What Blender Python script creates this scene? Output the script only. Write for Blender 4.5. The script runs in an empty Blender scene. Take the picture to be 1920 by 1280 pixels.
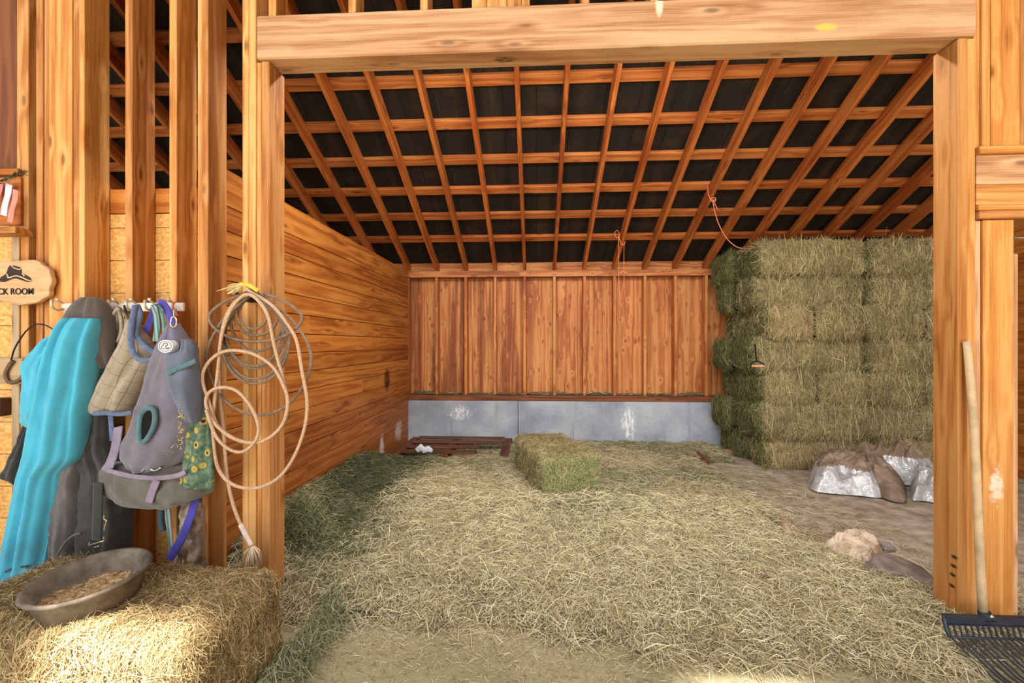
import bpy, bmesh, math, random
import numpy as np
from mathutils import Vector, Matrix, noise
random.seed(7)
C = bpy.context.scene.collection
PI = math.pi
# ---------------------------------------------------------------- camera model
FPX = 853.0; YAW = math.atan(45/853.0); cs, sn = math.cos(YAW), math.sin(YAW); CH = 1.37
def P(px, py, Y):
    """pixel of the photograph + depth plane Y -> world point"""
    r = (px-960)/FPX; zc = Y/(sn*r+cs)
    return Vector((zc*(cs*r-sn), Y, CH-(py-645)/FPX*zc))
def F(px, py, z=0.0):
    r = (px-960)/FPX; zc = FPX*(CH-z)/(py-645)
    return Vector((zc*(cs*r-sn), zc*(sn*r+cs), z))
# ---------------------------------------------------------------- colour / materials
def lin(c):
    return tuple(((v/255)/12.92 if v/255 <= .04045 else ((v/255+.055)/1.055)**2.4) for v in c)
def rgba(c): return lin(c)+(1,)
class NT:
    def __init__(s, name):
        s.m = bpy.data.materials.new(name); s.m.use_nodes = True
        s.t = s.m.node_tree; s.n = s.t.nodes; s.n.clear()
        s.out = s.n.new('ShaderNodeOutputMaterial'); s.b = s.n.new('ShaderNodeBsdfPrincipled')
        s.t.links.new(s.b.outputs[0], s.out.inputs[0])
        s.b.inputs['Specular IOR Level'].default_value = .25
    def new(s, t, **k):
        x = s.n.new('ShaderNode'+t)
        for a, v in k.items(): setattr(x, a, v)
        return x
    def put(s, sock, v):
        if hasattr(v, 'is_linked') or isinstance(v, bpy.types.NodeSocket): s.t.links.new(v, sock)
        else: sock.default_value = v
    def math(s, op, a, b=None, c=None, clamp=False):
        x = s.new('Math', operation=op, use_clamp=clamp); s.put(x.inputs[0], a)
        if b is not None: s.put(x.inputs[1], b)
        if c is not None: s.put(x.inputs[2], c)
        return x.outputs[0]
    def vmath(s, op, a, b):
        x = s.new('VectorMath', operation=op); s.put(x.inputs[0], a); s.put(x.inputs[1], b); return x.outputs[0]
    def coord(s): return s.new('TexCoord').outputs['Object']
    def noise(s, vec, scale=5, detail=3, rough=.55, dist=0, col=False):
        x = s.new('TexNoise'); s.put(x.inputs['Vector'], vec); s.put(x.inputs['Scale'], scale)
        s.put(x.inputs['Detail'], detail); s.put(x.inputs['Roughness'], rough); s.put(x.inputs['Distortion'], dist)
        return x.outputs['Color' if col else 'Fac']
    def voronoi(s, vec, scale, feature='F1', out='Distance'):
        x = s.new('TexVoronoi', feature=feature); s.put(x.inputs['Vector'], vec); s.put(x.inputs['Scale'], scale); return x.outputs[out]
    def ramp(s, fac, stops, interp='LINEAR'):
        x = s.new('ValToRGB'); s.put(x.inputs[0], fac); e = x.color_ramp; e.interpolation = interp
        while len(e.elements) < len(stops): e.elements.new(.5)
        for el, (p, c) in zip(e.elements, stops):
            el.position = p; el.color = c if len(c) == 4 else rgba(c)
        return x.outputs[0]
    def mix(s, fac, a, b, blend='MIX'):
        x = s.new('Mix', data_type='RGBA', blend_type=blend); s.put(x.inputs[0], fac); s.put(x.inputs[6], a); s.put(x.inputs[7], b); return x.outputs[2]
    def map(s, v, a, b, c=0, d=1, smooth=True):
        x = s.new('MapRange', interpolation_type='SMOOTHSTEP' if smooth else 'LINEAR'); s.put(x.inputs[0], v)
        for i, q in enumerate((a, b, c, d)): x.inputs[i+1].default_value = q
        return x.outputs[0]
    def rand(s, kind):
        return s.new('ObjectInfo').outputs['Random'] if kind == 'object' else s.new('NewGeometry').outputs['Random Per Island']
    def bump(s, h, strength=.3, dist=.01):
        x = s.new('Bump'); s.put(x.inputs['Height'], h); x.inputs['Strength'].default_value = strength; x.inputs['Distance'].default_value = dist
        s.t.links.new(x.outputs[0], s.b.inputs['Normal'])
    def fin(s, col, rough=.7):
        s.put(s.b.inputs['Base Color'], col); s.put(s.b.inputs['Roughness'], rough); return s.m
G = (128, 128, 128)
def spot(k, co, col, base, cen, rad, scale=30, lo=.45, hi=.6, stretch=(1, 1, 1)):
    """a stain with a shape of its own: an ellipsoid broken up by noise"""
    d = k.vmath('DIVIDE', k.vmath('SUBTRACT', co, cen), rad)
    l = k.new('VectorMath', operation='LENGTH'); k.put(l.inputs[0], d)
    n = k.math('ADD', k.math('MULTIPLY', k.noise(k.vmath('MULTIPLY', co, stretch), scale, 5, .75), .75), k.math('MULTIPLY', k.noise(k.vmath('MULTIPLY', co, stretch), scale*4.5, 3, .7), .25))
    f = k.math('MULTIPLY', k.map(l.outputs['Value'], 1.0, .2), 1.0)
    v = k.math('ADD', k.math('MULTIPLY', f, .35), n)
    return k.mix(k.math('MULTIPLY', k.map(v, lo+.25, hi+.25), f, clamp=True), base, rgba(col))
WOODS = {  # light, mid, dark, knot density, gloss roughness
 'stud':   ((218, 168, 106), (192, 130, 66), (138, 82, 36), 1.0, .55),
 'rafter': ((186, 112, 54), (158, 82, 34), (98, 46, 20), .7, .6),
 'purlin': ((196, 124, 66), (170, 94, 44), (108, 54, 26), .7, .6),
 'plank':  ((198, 132, 62), (168, 98, 38), (104, 54, 20), .6, .5),
 'ply':    ((198, 136, 80), (168, 98, 50), (106, 54, 26), 1.5, .6),
 'header': ((208, 168, 130), (184, 136, 96), (134, 92, 62), .8, .65),
 'right':  ((210, 158, 94), (188, 128, 64), (138, 80, 36), 1.0, .6),
 'sill':   ((130, 80, 50), (105, 62, 38), (62, 36, 24), .6, .7),
 'grey':   ((176, 152, 122), (152, 126, 98), (96, 74, 56), .6, .8),
 'dark':   ((120, 84, 62), (96, 64, 46), (52, 34, 26), .6, .8),
}
_w = {}
def wood(style, axis='Z', rnd='object', extra=None, key=''):
    k0 = (style, axis, rnd, key)
    if k0 in _w: return _w[k0]
    L, M, D, kd, rough = WOODS[style]
    k = NT('wood_%s_%s' % (style, axis)); co = k.coord(); r = k.rand(rnd)
    off = k.new('CombineXYZ'); k.put(off.inputs[0], k.math('MULTIPLY', r, 37.0)); k.put(off.inputs[1], k.math('MULTIPLY', r, 91.0)); k.put(off.inputs[2], k.math('MULTIPLY', r, 53.0))
    c2 = k.vmath('ADD', co, off.outputs[0])
    a = 'XYZ'.index(axis)
    st = lambda al, ac: tuple(al if i == a else ac for i in range(3))
    # knots
    kv = k.new('TexVoronoi', feature='F1'); k.put(kv.inputs['Vector'], k.vmath('MULTIPLY', c2, st(3.4*kd, 8.5))); kv.inputs['Scale'].default_value = 1.0
    kdist = kv.outputs['Distance']
    knot = k.map(kdist, .15, .05)
    swirl = k.map(kdist, .45, 0)
    n = k.noise(k.vmath('MULTIPLY', c2, st(.22, 5.5)), 1.0, 2, .5, .15)
    ph = k.math('ADD', k.math('MULTIPLY', n, 48.0), k.math('MULTIPLY', swirl, 4.0))
    ring = k.math('MULTIPLY_ADD', k.math('SINE', ph), .5, .5)
    fib = k.noise(k.vmath('MULTIPLY', c2, st(3.5, 170)), 1.0, 3, .65)
    cloud = k.noise(k.vmath('MULTIPLY', c2, st(.9, 4)), 1.0, 3, .6)
    f = k.math('ADD', k.math('MULTIPLY', ring, .21), k.math('ADD', k.math('MULTIPLY', fib, .55), k.math('MULTIPLY', cloud, .55)))
    col = k.ramp(f, [(.36, D), (.57, M), (.78, L)])
    tone = k.ramp(k.math('FRACT', k.math('MULTIPLY', r, 7.13)), [(0, (206, 182, 172)), (.5, (255, 255, 255)), (1, (255, 236, 214))])
    col = k.mix(.8, col, tone, 'MULTIPLY')
    col = k.mix(k.math('MULTIPLY', knot, .62), col, rgba(tuple(int(v*.62) for v in D)))
    if extra: col = extra(k, co, col)
    k.bump(k.math('ADD', k.math('MULTIPLY', fib, .7), k.math('MULTIPLY', ring, .3)), .22, .004)
    _w[k0] = k.fin(col, rough); return _w[k0]
def flat(name, c, rough=.7, metal=0, var=.12, scale=30, spec=.25, bump=0):
    k = NT(name); co = k.coord(); n = k.noise(co, scale, 4, .6)
    lo = tuple(max(0, v*(1-var)) for v in c); hi = tuple(min(255, v*(1+var)) for v in c)
    k.b.inputs['Metallic'].default_value = metal; k.b.inputs['Specular IOR Level'].default_value = spec
    if bump: k.bump(n, bump, .004)
    return k.fin(k.ramp(n, [(.3, lo), (.7, hi)]), rough)
def straw_mat(name, stops, patch=None):
    k = NT(name); r = k.rand('island'); col = k.ramp(r, stops)
    if patch:
        n = k.noise(k.new('NewGeometry').outputs['Position'], patch[0], 4, .65)
        col = k.mix(k.math('MULTIPLY', k.map(n, .44, .60), patch[2]), col, rgba(patch[1]))
    k.b.inputs['Specular IOR Level'].default_value = .15
    return k.fin(col, .75)
def core_mat(name, c1, c2, c3, scale=60):
    k = NT(name); co = k.coord()
    w = k.noise(co, 9, 2, .5, col=True)
    n = k.noise(k.vmath('ADD', k.vmath('MULTIPLY', co, (1.6, 1.6, 1)), w), scale, 4, .75, 1.5)
    k.bump(n, 1.0, .02)
    return k.fin(k.ramp(n, [(.32, c1), (.5, c2), (.66, c3)]), .9)
# ---------------------------------------------------------------- objects
def tag(o, label=None, cat=None, group=None, kind=None):
    if label: o['label'] = label
    if cat: o['category'] = cat
    if group: o['group'] = group
    if kind: o['kind'] = kind
    return o
def empty(name, loc=(0, 0, 0), rz=0):
    o = bpy.data.objects.new(name, None); C.objects.link(o); o.location = loc; o.rotation_euler.z = rz; o.empty_display_size = .05; return o
class MB:
    def __init__(s): s.v = []; s.f = []; s.mi = []; s.smooth = []
    def add(s, v, f, mi=0, smooth=False):
        b = len(s.v); s.v += [tuple(x) for x in v]; s.f += [tuple(i+b for i in q) for q in f]; s.mi += [mi]*len(f); s.smooth += [smooth]*len(f)
    def box(s, x0, x1, y0, y1, z0, z1, mi=0, M=None):
        v = [Vector((x, y, z)) for z in (z0, z1) for y in (y0, y1) for x in (x0, x1)]
        if M: v = [M@p for p in v]
        s.add(v, [(0, 2, 3, 1), (4, 5, 7, 6), (0, 1, 5, 4), (2, 6, 7, 3), (0, 4, 6, 2), (1, 3, 7, 5)], mi)
    def tube(s, pts, r, n=8, mi=0, closed=False, flat=1.0, up=None):
        pts = [Vector(p) for p in pts]; m = len(pts); V = []
        prev = None
        for i, p in enumerate(pts):
            if closed: t = pts[(i+1) % m]-pts[i-1]
            else: t = pts[min(i+1, m-1)]-pts[max(i-1, 0)]
            t.normalize()
            if up is not None: a = Vector(up)
            elif prev is None: a = Vector((0, 0, 1)) if abs(t.z) < .9 else Vector((0, 1, 0))
            else: a = prev
            a = (a-t*a.dot(t))
            if a.length < 1e-5: a = t.orthogonal()
            a.normalize(); prev = a; b = t.cross(a)
            rr = r[i] if isinstance(r, (list, tuple)) else r
            for k in range(n):
                q = 2*PI*k/n; V.append(p+a*math.cos(q)*rr+b*math.sin(q)*rr*flat)
        Fs = []
        for i in range(m if closed else m-1):
            j = (i+1) % m
            for k in range(n): Fs.append((i*n+k, i*n+(k+1) % n, j*n+(k+1) % n, j*n+k))
        if not closed: Fs += [tuple(range(n-1, -1, -1)), tuple((m-1)*n+k for k in range(n))]
        s.add(V, Fs, mi, True)
    def lathe(s, prof, n=32, mi=0, M=None, closed=True):
        V = [Vector((r*math.cos(2*PI*k/n), r*math.sin(2*PI*k/n), z)) for r, z in prof for k in range(n)]
        if M: V = [M@p for p in V]
        m = len(prof); Fs = []
        for i in range(m if closed else m-1):
            j = (i+1) % m
            for k in range(n): Fs.append((i*n+k, i*n+(k+1) % n, j*n+(k+1) % n, j*n+k))
        s.add(V, Fs, mi, True)
    def prism(s, outline, y0, y1, mi=0):
        """outline in (x,z), extruded along Y from y0 (near) to y1 (far)"""
        n = len(outline); V = [Vector((x, y0, z)) for x, z in outline]+[Vector((x, y1, z)) for x, z in outline]
        s.add(V, [tuple(range(n)), tuple(range(2*n-1, n-1, -1))]+[((i+1) % n, i, n+i, n+(i+1) % n) for i in range(n)], mi)
    def build(s, name, mats, parent=None, origin=None):
        me = bpy.data.meshes.new(name)
        o0 = Vector(origin) if origin is not None else Vector((0, 0, 0))
        me.from_pydata([tuple(Vector(p)-o0) for p in s.v], [], s.f); me.update()
        for m in (mats if isinstance(mats, (list, tuple)) else [mats]): me.materials.append(m)
        me.polygons.foreach_set('material_index', s.mi); me.polygons.foreach_set('use_smooth', s.smooth)
        o = bpy.data.objects.new(name, me); C.objects.link(o)
        if origin is not None: o.location = o0
        if parent: o.parent = parent
        return o
def fixn(o):
    bm = bmesh.new(); bm.from_mesh(o.data); bmesh.ops.recalc_face_normals(bm, faces=bm.faces); bm.to_mesh(o.data); bm.free(); return o
def bev(o, w=.003, seg=1):
    m = o.modifiers.new('bevel', 'BEVEL'); m.width = w; m.segments = seg; m.limit_method = 'ANGLE'; return o
def board(name, x0, x1, y0, y1, z0, z1, style, parent=None, w=.003, axis=None, key='', extra=None):
    """one sawn board, its object origin at the middle of its base"""
    if axis is None:
        d = (x1-x0, y1-y0, z1-z0); axis = 'XYZ'[d.index(max(d))]
    m = MB(); m.box(x0, x1, y0, y1, z0, z1)
    o = m.build(name, wood(style, axis, 'object', extra, key), parent, ((x0+x1)/2, (y0+y1)/2, z0))
    if parent: o.location = Vector(o.location)-Vector(parent.location)
    return bev(o, w)
ORD = ['first', 'second', 'third', 'fourth', 'fifth', 'sixth', 'seventh', 'eighth', 'ninth', 'tenth', 'eleventh', 'twelfth', 'thirteenth', 'fourteenth', 'fifteenth', 'sixteenth', 'seventeenth', 'eighteenth', 'nineteenth', 'twentieth', 'twenty-first', 'twenty-second', 'twenty-third', 'twenty-fourth', 'twenty-fifth', 'twenty-sixth']
# ---------------------------------------------------------------- straw strips
rng = np.random.default_rng(11)
def straw_arrays(p, nrm, d, L, W, lift, bend=.09):
    """thin bent strips: centre p, surface normal nrm, direction d (n,3)"""
    n = len(p); L = L[:, None]; W = W[:, None]
    d = d/np.linalg.norm(d, axis=1)[:, None]
    roll = nrm+rng.normal(0, .6, (n, 3)); side = np.cross(d, roll); side /= np.linalg.norm(side, axis=1)[:, None]+1e-9
    side = side*W*.5
    b = rng.normal(0, 1, (n, 3))*L*bend*.5
    lf = nrm*(np.abs(rng.normal(0, 1, (n, 1)))*lift)
    c0 = p-d*L*.5+lf*.3; c1 = p+lf+b*.6; c2 = p+d*L*.5+lf*.4+b
    V = np.stack([c0-side, c0+side, c1-side, c1+side, c2-side*.7, c2+side*.7], 1).reshape(-1, 3)
    base = (np.arange(n)*6)[:, None]
    Fq = np.concatenate([base+np.array([[0, 1, 3, 2]]), base+np.array([[2, 3, 5, 4]])], 1).reshape(-1, 4)
    return V, Fq
def np_mesh(name, V, Fq, mats, mi, smooth=None):
    me = bpy.data.meshes.new(name); nf = len(Fq)
    me.vertices.add(len(V)); me.vertices.foreach_set('co', np.asarray(V, np.float32).ravel())
    me.loops.add(nf*4); me.loops.foreach_set('vertex_index', np.asarray(Fq, np.int32).ravel())
    me.polygons.add(nf); me.polygons.foreach_set('loop_start', np.arange(0, nf*4, 4, dtype=np.int32))
    for m in mats: me.materials.append(m)
    me.polygons.foreach_set('material_index', np.asarray(mi, np.int32))
    if smooth is not None: me.polygons.foreach_set('use_smooth', smooth)
    me.update(calc_edges=True); me.validate()
    return me
FACES = {'-y': (1, -1), '+y': (1, 1), '-x': (0, -1), '+x': (0, 1), '+z': (2, 1), '-z': (2, -1)}
def noise_np(p, sc, seed=0):
    return np.array([noise.noise(Vector((a[0]*sc+seed, a[1]*sc-seed*.7, a[2]*sc+seed*1.3))) for a in p])
def round_box(P0, half, r, seed, bulge, flakes):
    """points on the unit-cube surface -> a lumpy rounded bale and its normals"""
    q = P0*half; c = np.clip(q, -(half-r), half-r); d = q-c; n = d/(np.linalg.norm(d, axis=1)[:, None]+1e-9); s = c+n*r
    # sagging flakes along the length
    g = .5+.5*np.cos(s[:, 0]/half[0]*PI*flakes+seed)
    s = s+n*((noise_np(s, 4.5, seed)*bulge+noise_np(s, 13, seed+5)*bulge*.5-(g**6)*bulge*.45)[:, None])
    return s, n
def bale_mesh(name, size, seed, mats, counts, length=(.06, .18), width=.0032, tilt=None, r=.06, bulge=.026, flakes=7, lift=.012, vert=0.5):
    half = np.array(size)/2; V = []; Fs = []; mi = []; nv = 0
    for key, (ax, sg) in FACES.items():
        if key == '-z' : N = 6
        else: N = 14
        u = np.linspace(-1, 1, N+1); A, B = np.meshgrid(u, u, indexing='ij'); o = [a for a in range(3) if a != ax]
        p = np.zeros(((N+1)**2, 3)); p[:, ax] = sg; p[:, o[0]] = A.ravel(); p[:, o[1]] = B.ravel()
        s, n = round_box(p, half, r, seed, bulge, flakes); V.append(s)
        idx = np.arange((N+1)**2).reshape(N+1, N+1)
        q = np.stack([idx[:-1, :-1], idx[1:, :-1], idx[1:, 1:], idx[:-1, 1:]], -1).reshape(-1, 4)
        flip = (sg > 0) != (ax == 1)
        if not flip: q = q[:, ::-1]
        Fs.append(q+nv); mi.append(np.zeros(len(q))); nv += len(s)
    ncore = sum(len(f) for f in Fs)
    for key, cnt in counts.items():
        ids = None
        if isinstance(cnt, tuple): cnt, ids = cnt
        ax, sg = FACES[key]; o = [a for a in range(3) if a != ax]
        p = np.zeros((cnt, 3)); p[:, ax] = sg; p[:, o[0]] = rng.uniform(-1, 1, cnt); p[:, o[1]] = rng.uniform(-1, 1, cnt)
        s, n = round_box(p, half, r, seed, bulge, flakes)
        d = rng.normal(0, 1, (cnt, 3))
        if ax != 2: d[:, 2] = d[:, 2]*(1+vert*2)-vert*.4
        d -= n*(np.sum(d*n, 1)[:, None])*.82
        L = rng.uniform(length[0], length[1], cnt); W = rng.uniform(.6, 1.3, cnt)*width
        v, q = straw_arrays(s+n*.004, n, d, L, W, lift)
        V.append(v); Fs.append(q+nv); mi.append((rng.choice(ids, cnt) if ids else rng.integers(1, len(mats), cnt)).repeat(2)); nv += len(v)
    return np_mesh(name, np.concatenate(V), np.concatenate(Fs), mats, np.concatenate(mi))
# ================================================================ THE SHELL
YF = 2.28            # front face of the framed opening
M_SL = .45           # roof slope
YB = 6.22            # face of the back wall framing
ZP = 2.38            # top of the wall plates
def zraf(Y): return ZP+M_SL*(YB-Y)           # underside of the rafters
dirt = NT('dusty_dirt'); co = dirt.coord()
n1 = dirt.noise(co, 1.6, 5, .6); n2 = dirt.noise(co, 28, 5, .75); n3 = dirt.noise(co, 160, 3, .7)
col = dirt.ramp(n1, [(.3, (144, 136, 104)), (.5, (166, 157, 122)), (.7, (184, 174, 142))])
col = dirt.mix(dirt.math('MULTIPLY', dirt.map(n2, .5, .68), .7), col, rgba((112, 92, 72)))
col = dirt.mix(dirt.math('MULTIPLY', dirt.map(n3, .55, .7), .55), col, rgba((196, 184, 140)))
sx = dirt.new('SeparateXYZ'); dirt.put(sx.inputs[0], co)
inner = dirt.math('MULTIPLY', dirt.map(sx.outputs[1], 2.3, 3.0), dirt.map(sx.outputs[0], 1.2, 1.9))
col = dirt.mix(dirt.math('MULTIPLY', inner, .75), col, dirt.ramp(dirt.noise(co, 7, 5, .7), [(.34, (118, 102, 90)), (.5, (178, 162, 147)), (.66, (216, 203, 190))]))
dirt.bump(dirt.math('ADD', n2, dirt.math('MULTIPLY', n3, .4)), .6, .015)
DIRT = dirt.fin(col, .95)
def grid_sheet(xs, ys, zf, th, holes=()):
    m = MB()
    for i in range(len(xs)-1):
        for j in range(len(ys)-1):
            cx, cy = (xs[i]+xs[i+1])/2, (ys[j]+ys[j+1])/2
            if any(a < cx < b and c < cy < d for a, b, c, d in holes): continue
            v = [(xs[i+a], ys[j+b], zf(ys[j+b])+t) for t in (0, th) for b in (0, 1) for a in (0, 1)]
            m.add(v, [(0, 2, 3, 1), (4, 5, 7, 6), (0, 1, 5, 4), (2, 6, 7, 3), (0, 4, 6, 2), (1, 3, 7, 5)])
    return m
m = MB(); m.box(-5.5, 5.1, -3.4, 6.5, -.12, 0); tag(m.build('floor', DIRT), kind='structure')
# roof deck: dark boards; two unseen holes added behind the camera shape the sun patches
EL = math.radians(64); SD = Vector((0.0, math.cos(EL), -math.sin(EL)))
def to_roof(p):
    """where the sun ray that reaches p crosses the roof"""
    p = Vector(p); lo, hi = 0, 20
    for _ in range(50):
        t = (lo+hi)/2; q = p-SD*t
        if q.z < zraf(q.y)+.2: lo = t
        else: hi = t
    return q
a1 = to_roof((0, 1.50, .40)); a0 = to_roof((0, 1.34, .0)); b1 = to_roof((0, 1.80, 0)); b0 = to_roof((0, 1.55, 0))
holes = [(-1.66, -1.20, a0.y, a1.y), (.62, 1.12, b0.y, b1.y)]
deck = NT('roof_felt'); co = deck.coord()
n1 = deck.noise(deck.vmath('MULTIPLY', co, (9, .8, .8)), 1, 4, .6); n2 = deck.noise(co, 3, 4, .6)
col = deck.ramp(n1, [(.3, (26, 21, 18)), (.55, (40, 32, 27)), (.75, (58, 43, 33))])
col = deck.mix(deck.math('MULTIPLY', deck.map(n2, .52, .7), .35), col, rgba((74, 54, 40)))
fx = deck.new('SeparateXYZ'); deck.put(fx.inputs[0], co)
seam = deck.math('LESS_THAN', deck.math('FRACT', deck.math('MULTIPLY', fx.outputs[0], 1/.305)), .035)
col = deck.mix(deck.math('MULTIPLY', seam, .8), col, rgba((14, 12, 11)))
DECK = deck.fin(col, .85)
xs = sorted({-5.5, 5.1, *[h[0] for h in holes], *[h[1] for h in holes]}); ys = sorted({-3.4, 6.5, *[h[2] for h in holes], *[h[3] for h in holes]})
m = grid_sheet(xs, ys, lambda y: zraf(y)+.155+.046, .03, holes); tag(m.build('ceiling', DECK), kind='structure')
# outer walls (mostly out of view): they close the building
m = MB(); m.box(4.95, 5.1, -3.4, 6.5, 0, 2.3)
m.add([(4.95, -3.4, 2.3), (4.95, 6.5, 2.3), (4.95, 6.5, zraf(6.5)+.2), (4.95, -3.4, zraf(-3.4)+.2), (5.1, -3.4, 2.3), (5.1, 6.5, 2.3), (5.1, 6.5, zraf(6.5)+.2), (5.1, -3.4, zraf(-3.4)+.2)],
      [(0, 1, 2, 3), (7, 6, 5, 4), (0, 4, 5, 1), (1, 5, 6, 2), (2, 6, 7, 3), (3, 7, 4, 0)])
tag(fixn(m.build('wall_right', wood('plank', 'Y', 'island'))), kind='structure')
m = MB(); m.box(-5.5, -5.4, 2.5, 6.3, 0, 4.2); tag(m.build('wall_outer', wood('plank', 'Y', 'island')), kind='structure')
# ---- back wall: concrete stem, sill, studs, sheathing, plates
conc = NT('concrete'); co = conc.coord()
n1 = conc.noise(co, 2.2, 5, .6); n2 = conc.noise(co, 24, 5, .7)
col = conc.ramp(n1, [(.3, (128, 134, 144)), (.5, (154, 160, 170)), (.72, (180, 185, 192))])
col = conc.mix(conc.math('MULTIPLY', conc.map(n2, .54, .7), .35), col, rgba((120, 118, 120)))
st = conc.noise(conc.vmath('MULTIPLY', co, (11, 11, .9)), 1, 4, .6)
col = conc.mix(conc.math('MULTIPLY', conc.map(st, .56, .74), .45), col, rgba((104, 104, 110)))
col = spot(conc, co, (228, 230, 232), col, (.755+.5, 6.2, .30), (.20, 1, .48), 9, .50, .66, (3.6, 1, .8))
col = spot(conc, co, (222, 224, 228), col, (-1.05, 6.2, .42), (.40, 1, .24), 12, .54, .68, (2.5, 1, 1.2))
sx = conc.new('SeparateXYZ'); conc.put(sx.inputs[0], co)
j = conc.math('LESS_THAN', conc.math('ABSOLUTE', conc.math('ADD', sx.outputs[0], .245)), .006)
col = conc.mix(conc.math('MULTIPLY', j, .8), col, rgba((66, 64, 66)))
conc.bump(conc.math('ADD', n2, n1), .35, .01)
CONC = conc.fin(col, .85)
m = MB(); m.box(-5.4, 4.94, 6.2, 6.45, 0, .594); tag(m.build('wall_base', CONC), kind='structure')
o = board('sill_plate', -5.4, 4.94, 6.21, 6.37, .596, .672, 'sill'); tag(o, kind='structure')
o.name = 'trim_1'
X0, SP = -.155, .4064
m = MB()
xe = [-5.4, -3.0, X0-4*SP+.02, X0-.0*SP+.0, X0+3*SP-.0, X0+6*SP, 4.94]
for i in range(len(xe)-1): m.box(xe[i]+.002, xe[i+1]-.002, 6.371, 6.384, .60, 2.70)
def plyx(k, co, col):
    n = k.noise(k.vmath('MULTIPLY', co, (9, 9, .5)), 1, 4, .6); sx = k.new('SeparateXYZ'); k.put(sx.inputs[0], co)
    left = k.map(sx.outputs[0], .2, -.5)
    col = k.mix(k.math('MULTIPLY', k.map(n, .47, .6), k.math('MULTIPLY_ADD', left, .55, .12)), col, rgba((104, 46, 20)))
    n2 = k.noise(k.vmath('MULTIPLY', co, (14, 14, .45)), 1.3, 4, .6)
    col = k.mix(k.math('MULTIPLY', k.map(n2, .56, .72), k.math('MULTIPLY_ADD', left, .45, .1)), col, rgba((214, 160, 98)))
    v = k.voronoi(k.vmath('MULTIPLY', co, (7, 7, 4.4)), 1)
    return k.mix(k.math('MULTIPLY', k.map(v, .2, .06), .5), col, rgba((92, 46, 26)))
tag(m.build('wall_back', wood('ply', 'Z', 'island', plyx, 'ply')), kind='structure')
for k in range(-12, 12):
    x = X0+k*SP; vis = -4 <= k <= 6
    if not -5 <= k <= 9: continue
    o = board('wall_stud', x-.019, x+.019, 6.225, 6.368, .674, 2.29, 'ply')
    lab = {-4: 'upright stud in the left corner of the back wall beside the plank wall', 6: 'upright back wall stud just left of the stacked hay'}.get(k)
    if not lab:
        if -4 < k < 6: lab = 'upright back wall stud, %s one right of the plank wall corner' % ORD[k+3]
        elif k < -4: lab = 'back wall stud hidden behind the left plank wall'
        else: lab = 'back wall stud hidden behind the stacked hay, %s from the gap' % ORD[k-7]
    if k >= 7 or k < -4: bpy.data.objects.remove(o); continue
    tag(o, lab, 'wall stud', 'upright studs of the back wall')
tag(board('top_plate', -5.4, 4.94, 6.22, 6.368, 2.292, 2.378, 'ply'), 'long horizontal top plate capping the studs of the back wall', 'wall plate')
tag(board('rafter_blocking', -5.4, 4.94, 6.345, 6.383, 2.38, 2.50, 'ply', key='b'), kind='structure')
bpy.data.objects['rafter_blocking'].name = 'trim_2'
tag(board('eave_board', -5.4, 4.94, 6.386, 6.42, 2.503, 2.60, 'header', key='e'), kind='structure'); bpy.data.objects['eave_board'].name = 'trim_3'
# ---- rafters and purlins
ANG = -math.atan(M_SL); HR = .14; RL = 0
def sloped(name, style, xa, xb, ya, yb, z0f, h, w=.003):
    """board along the slope between depths ya and yb; z0f(Y) is its underside"""
    L = (yb-ya)/math.cos(ANG); m = MB(); m.box(-(xb-xa)/2, (xb-xa)/2, -L/2, L/2, 0, h)
    o = m.build(name, wood(style, 'Y' if L > (xb-xa) else 'X', 'object')); ym = (ya+yb)/2
    o.location = ((xa+xb)/2, ym, z0f(ym)); o.rotation_euler.x = ANG; return bev(o, w)
ks = [k for k in range(-12, 13)]
vis = []
for i, k in enumerate(ks):
    x = X0+k*SP
    if not -5.3 < x < 4.85: continue
    o = sloped('roof_rafter', 'rafter', x-.0195, x+.0195, 1.2, 6.335, zraf, HR)
    if k < -3: lab = 'sloping roof rafter left of the hay bay, %s one left of the plank wall top' % ORD[-4-k]
    else: lab = 'sloping roof rafter over the hay bay, %s from the left plank wall' % ORD[k+3]
    tag(o, lab, 'rafter', 'sloping rafters under the dark roof')
pys = [5.82, 5.42, 5.03, 4.635, 4.24, 3.845, 3.45, 3.06, 2.67, 2.28, 1.89, 1.5]
for i, y in enumerate(pys):
    o = sloped('roof_purlin', 'purlin', -5.38, 4.93, y-.045, y+.045, lambda Y: zraf(Y)+.1545, .04)
    tag(o, 'flat horizontal roof purlin across the rafters, %s up from the back wall' % ORD[i], 'purlin', 'horizontal purlins under the dark roof')
# ---- left plank wall of the bay
def plankx(k, co, col):
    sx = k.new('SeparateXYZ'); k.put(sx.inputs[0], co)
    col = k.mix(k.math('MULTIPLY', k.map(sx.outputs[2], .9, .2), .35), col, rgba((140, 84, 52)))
    col = spot(k, co, (222, 214, 200), col, (-1.76, 5.12, .16), (1, .17, .36), 8, .45, .58, (1, 4, .9))
    col = spot(k, co, (214, 206, 196), col, (-1.76, 5.75, .26), (1, .34, .3), 12, .5, .64, (1, 2.6, 1.1))
    return spot(k, co, (58, 34, 18), col, (-1.76, 5.3, .95), (1, .22, .30), 16, .46, .58, (1, 1.6, 1))
m = MB(); z = .03; i = 0; rr = random.Random(3)
while z < 2.34:
    h = .142 if z+.142 < 2.30 else 2.372-z; d = rr.uniform(0, .006); cut = rr.uniform(3.4, 5.2) if rr.random() < .45 else None
    for ya, yb in ([(2.445, 6.2)] if not cut else [(2.445, cut-.002), (cut+.002, 6.2)]):
        m.box(-1.80, -1.764+d, ya, yb, z, z+h-.005)
    z += h; i += 1
m.box(-1.83, -1.8, 2.445, 6.2, .03, 2.35)
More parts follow.
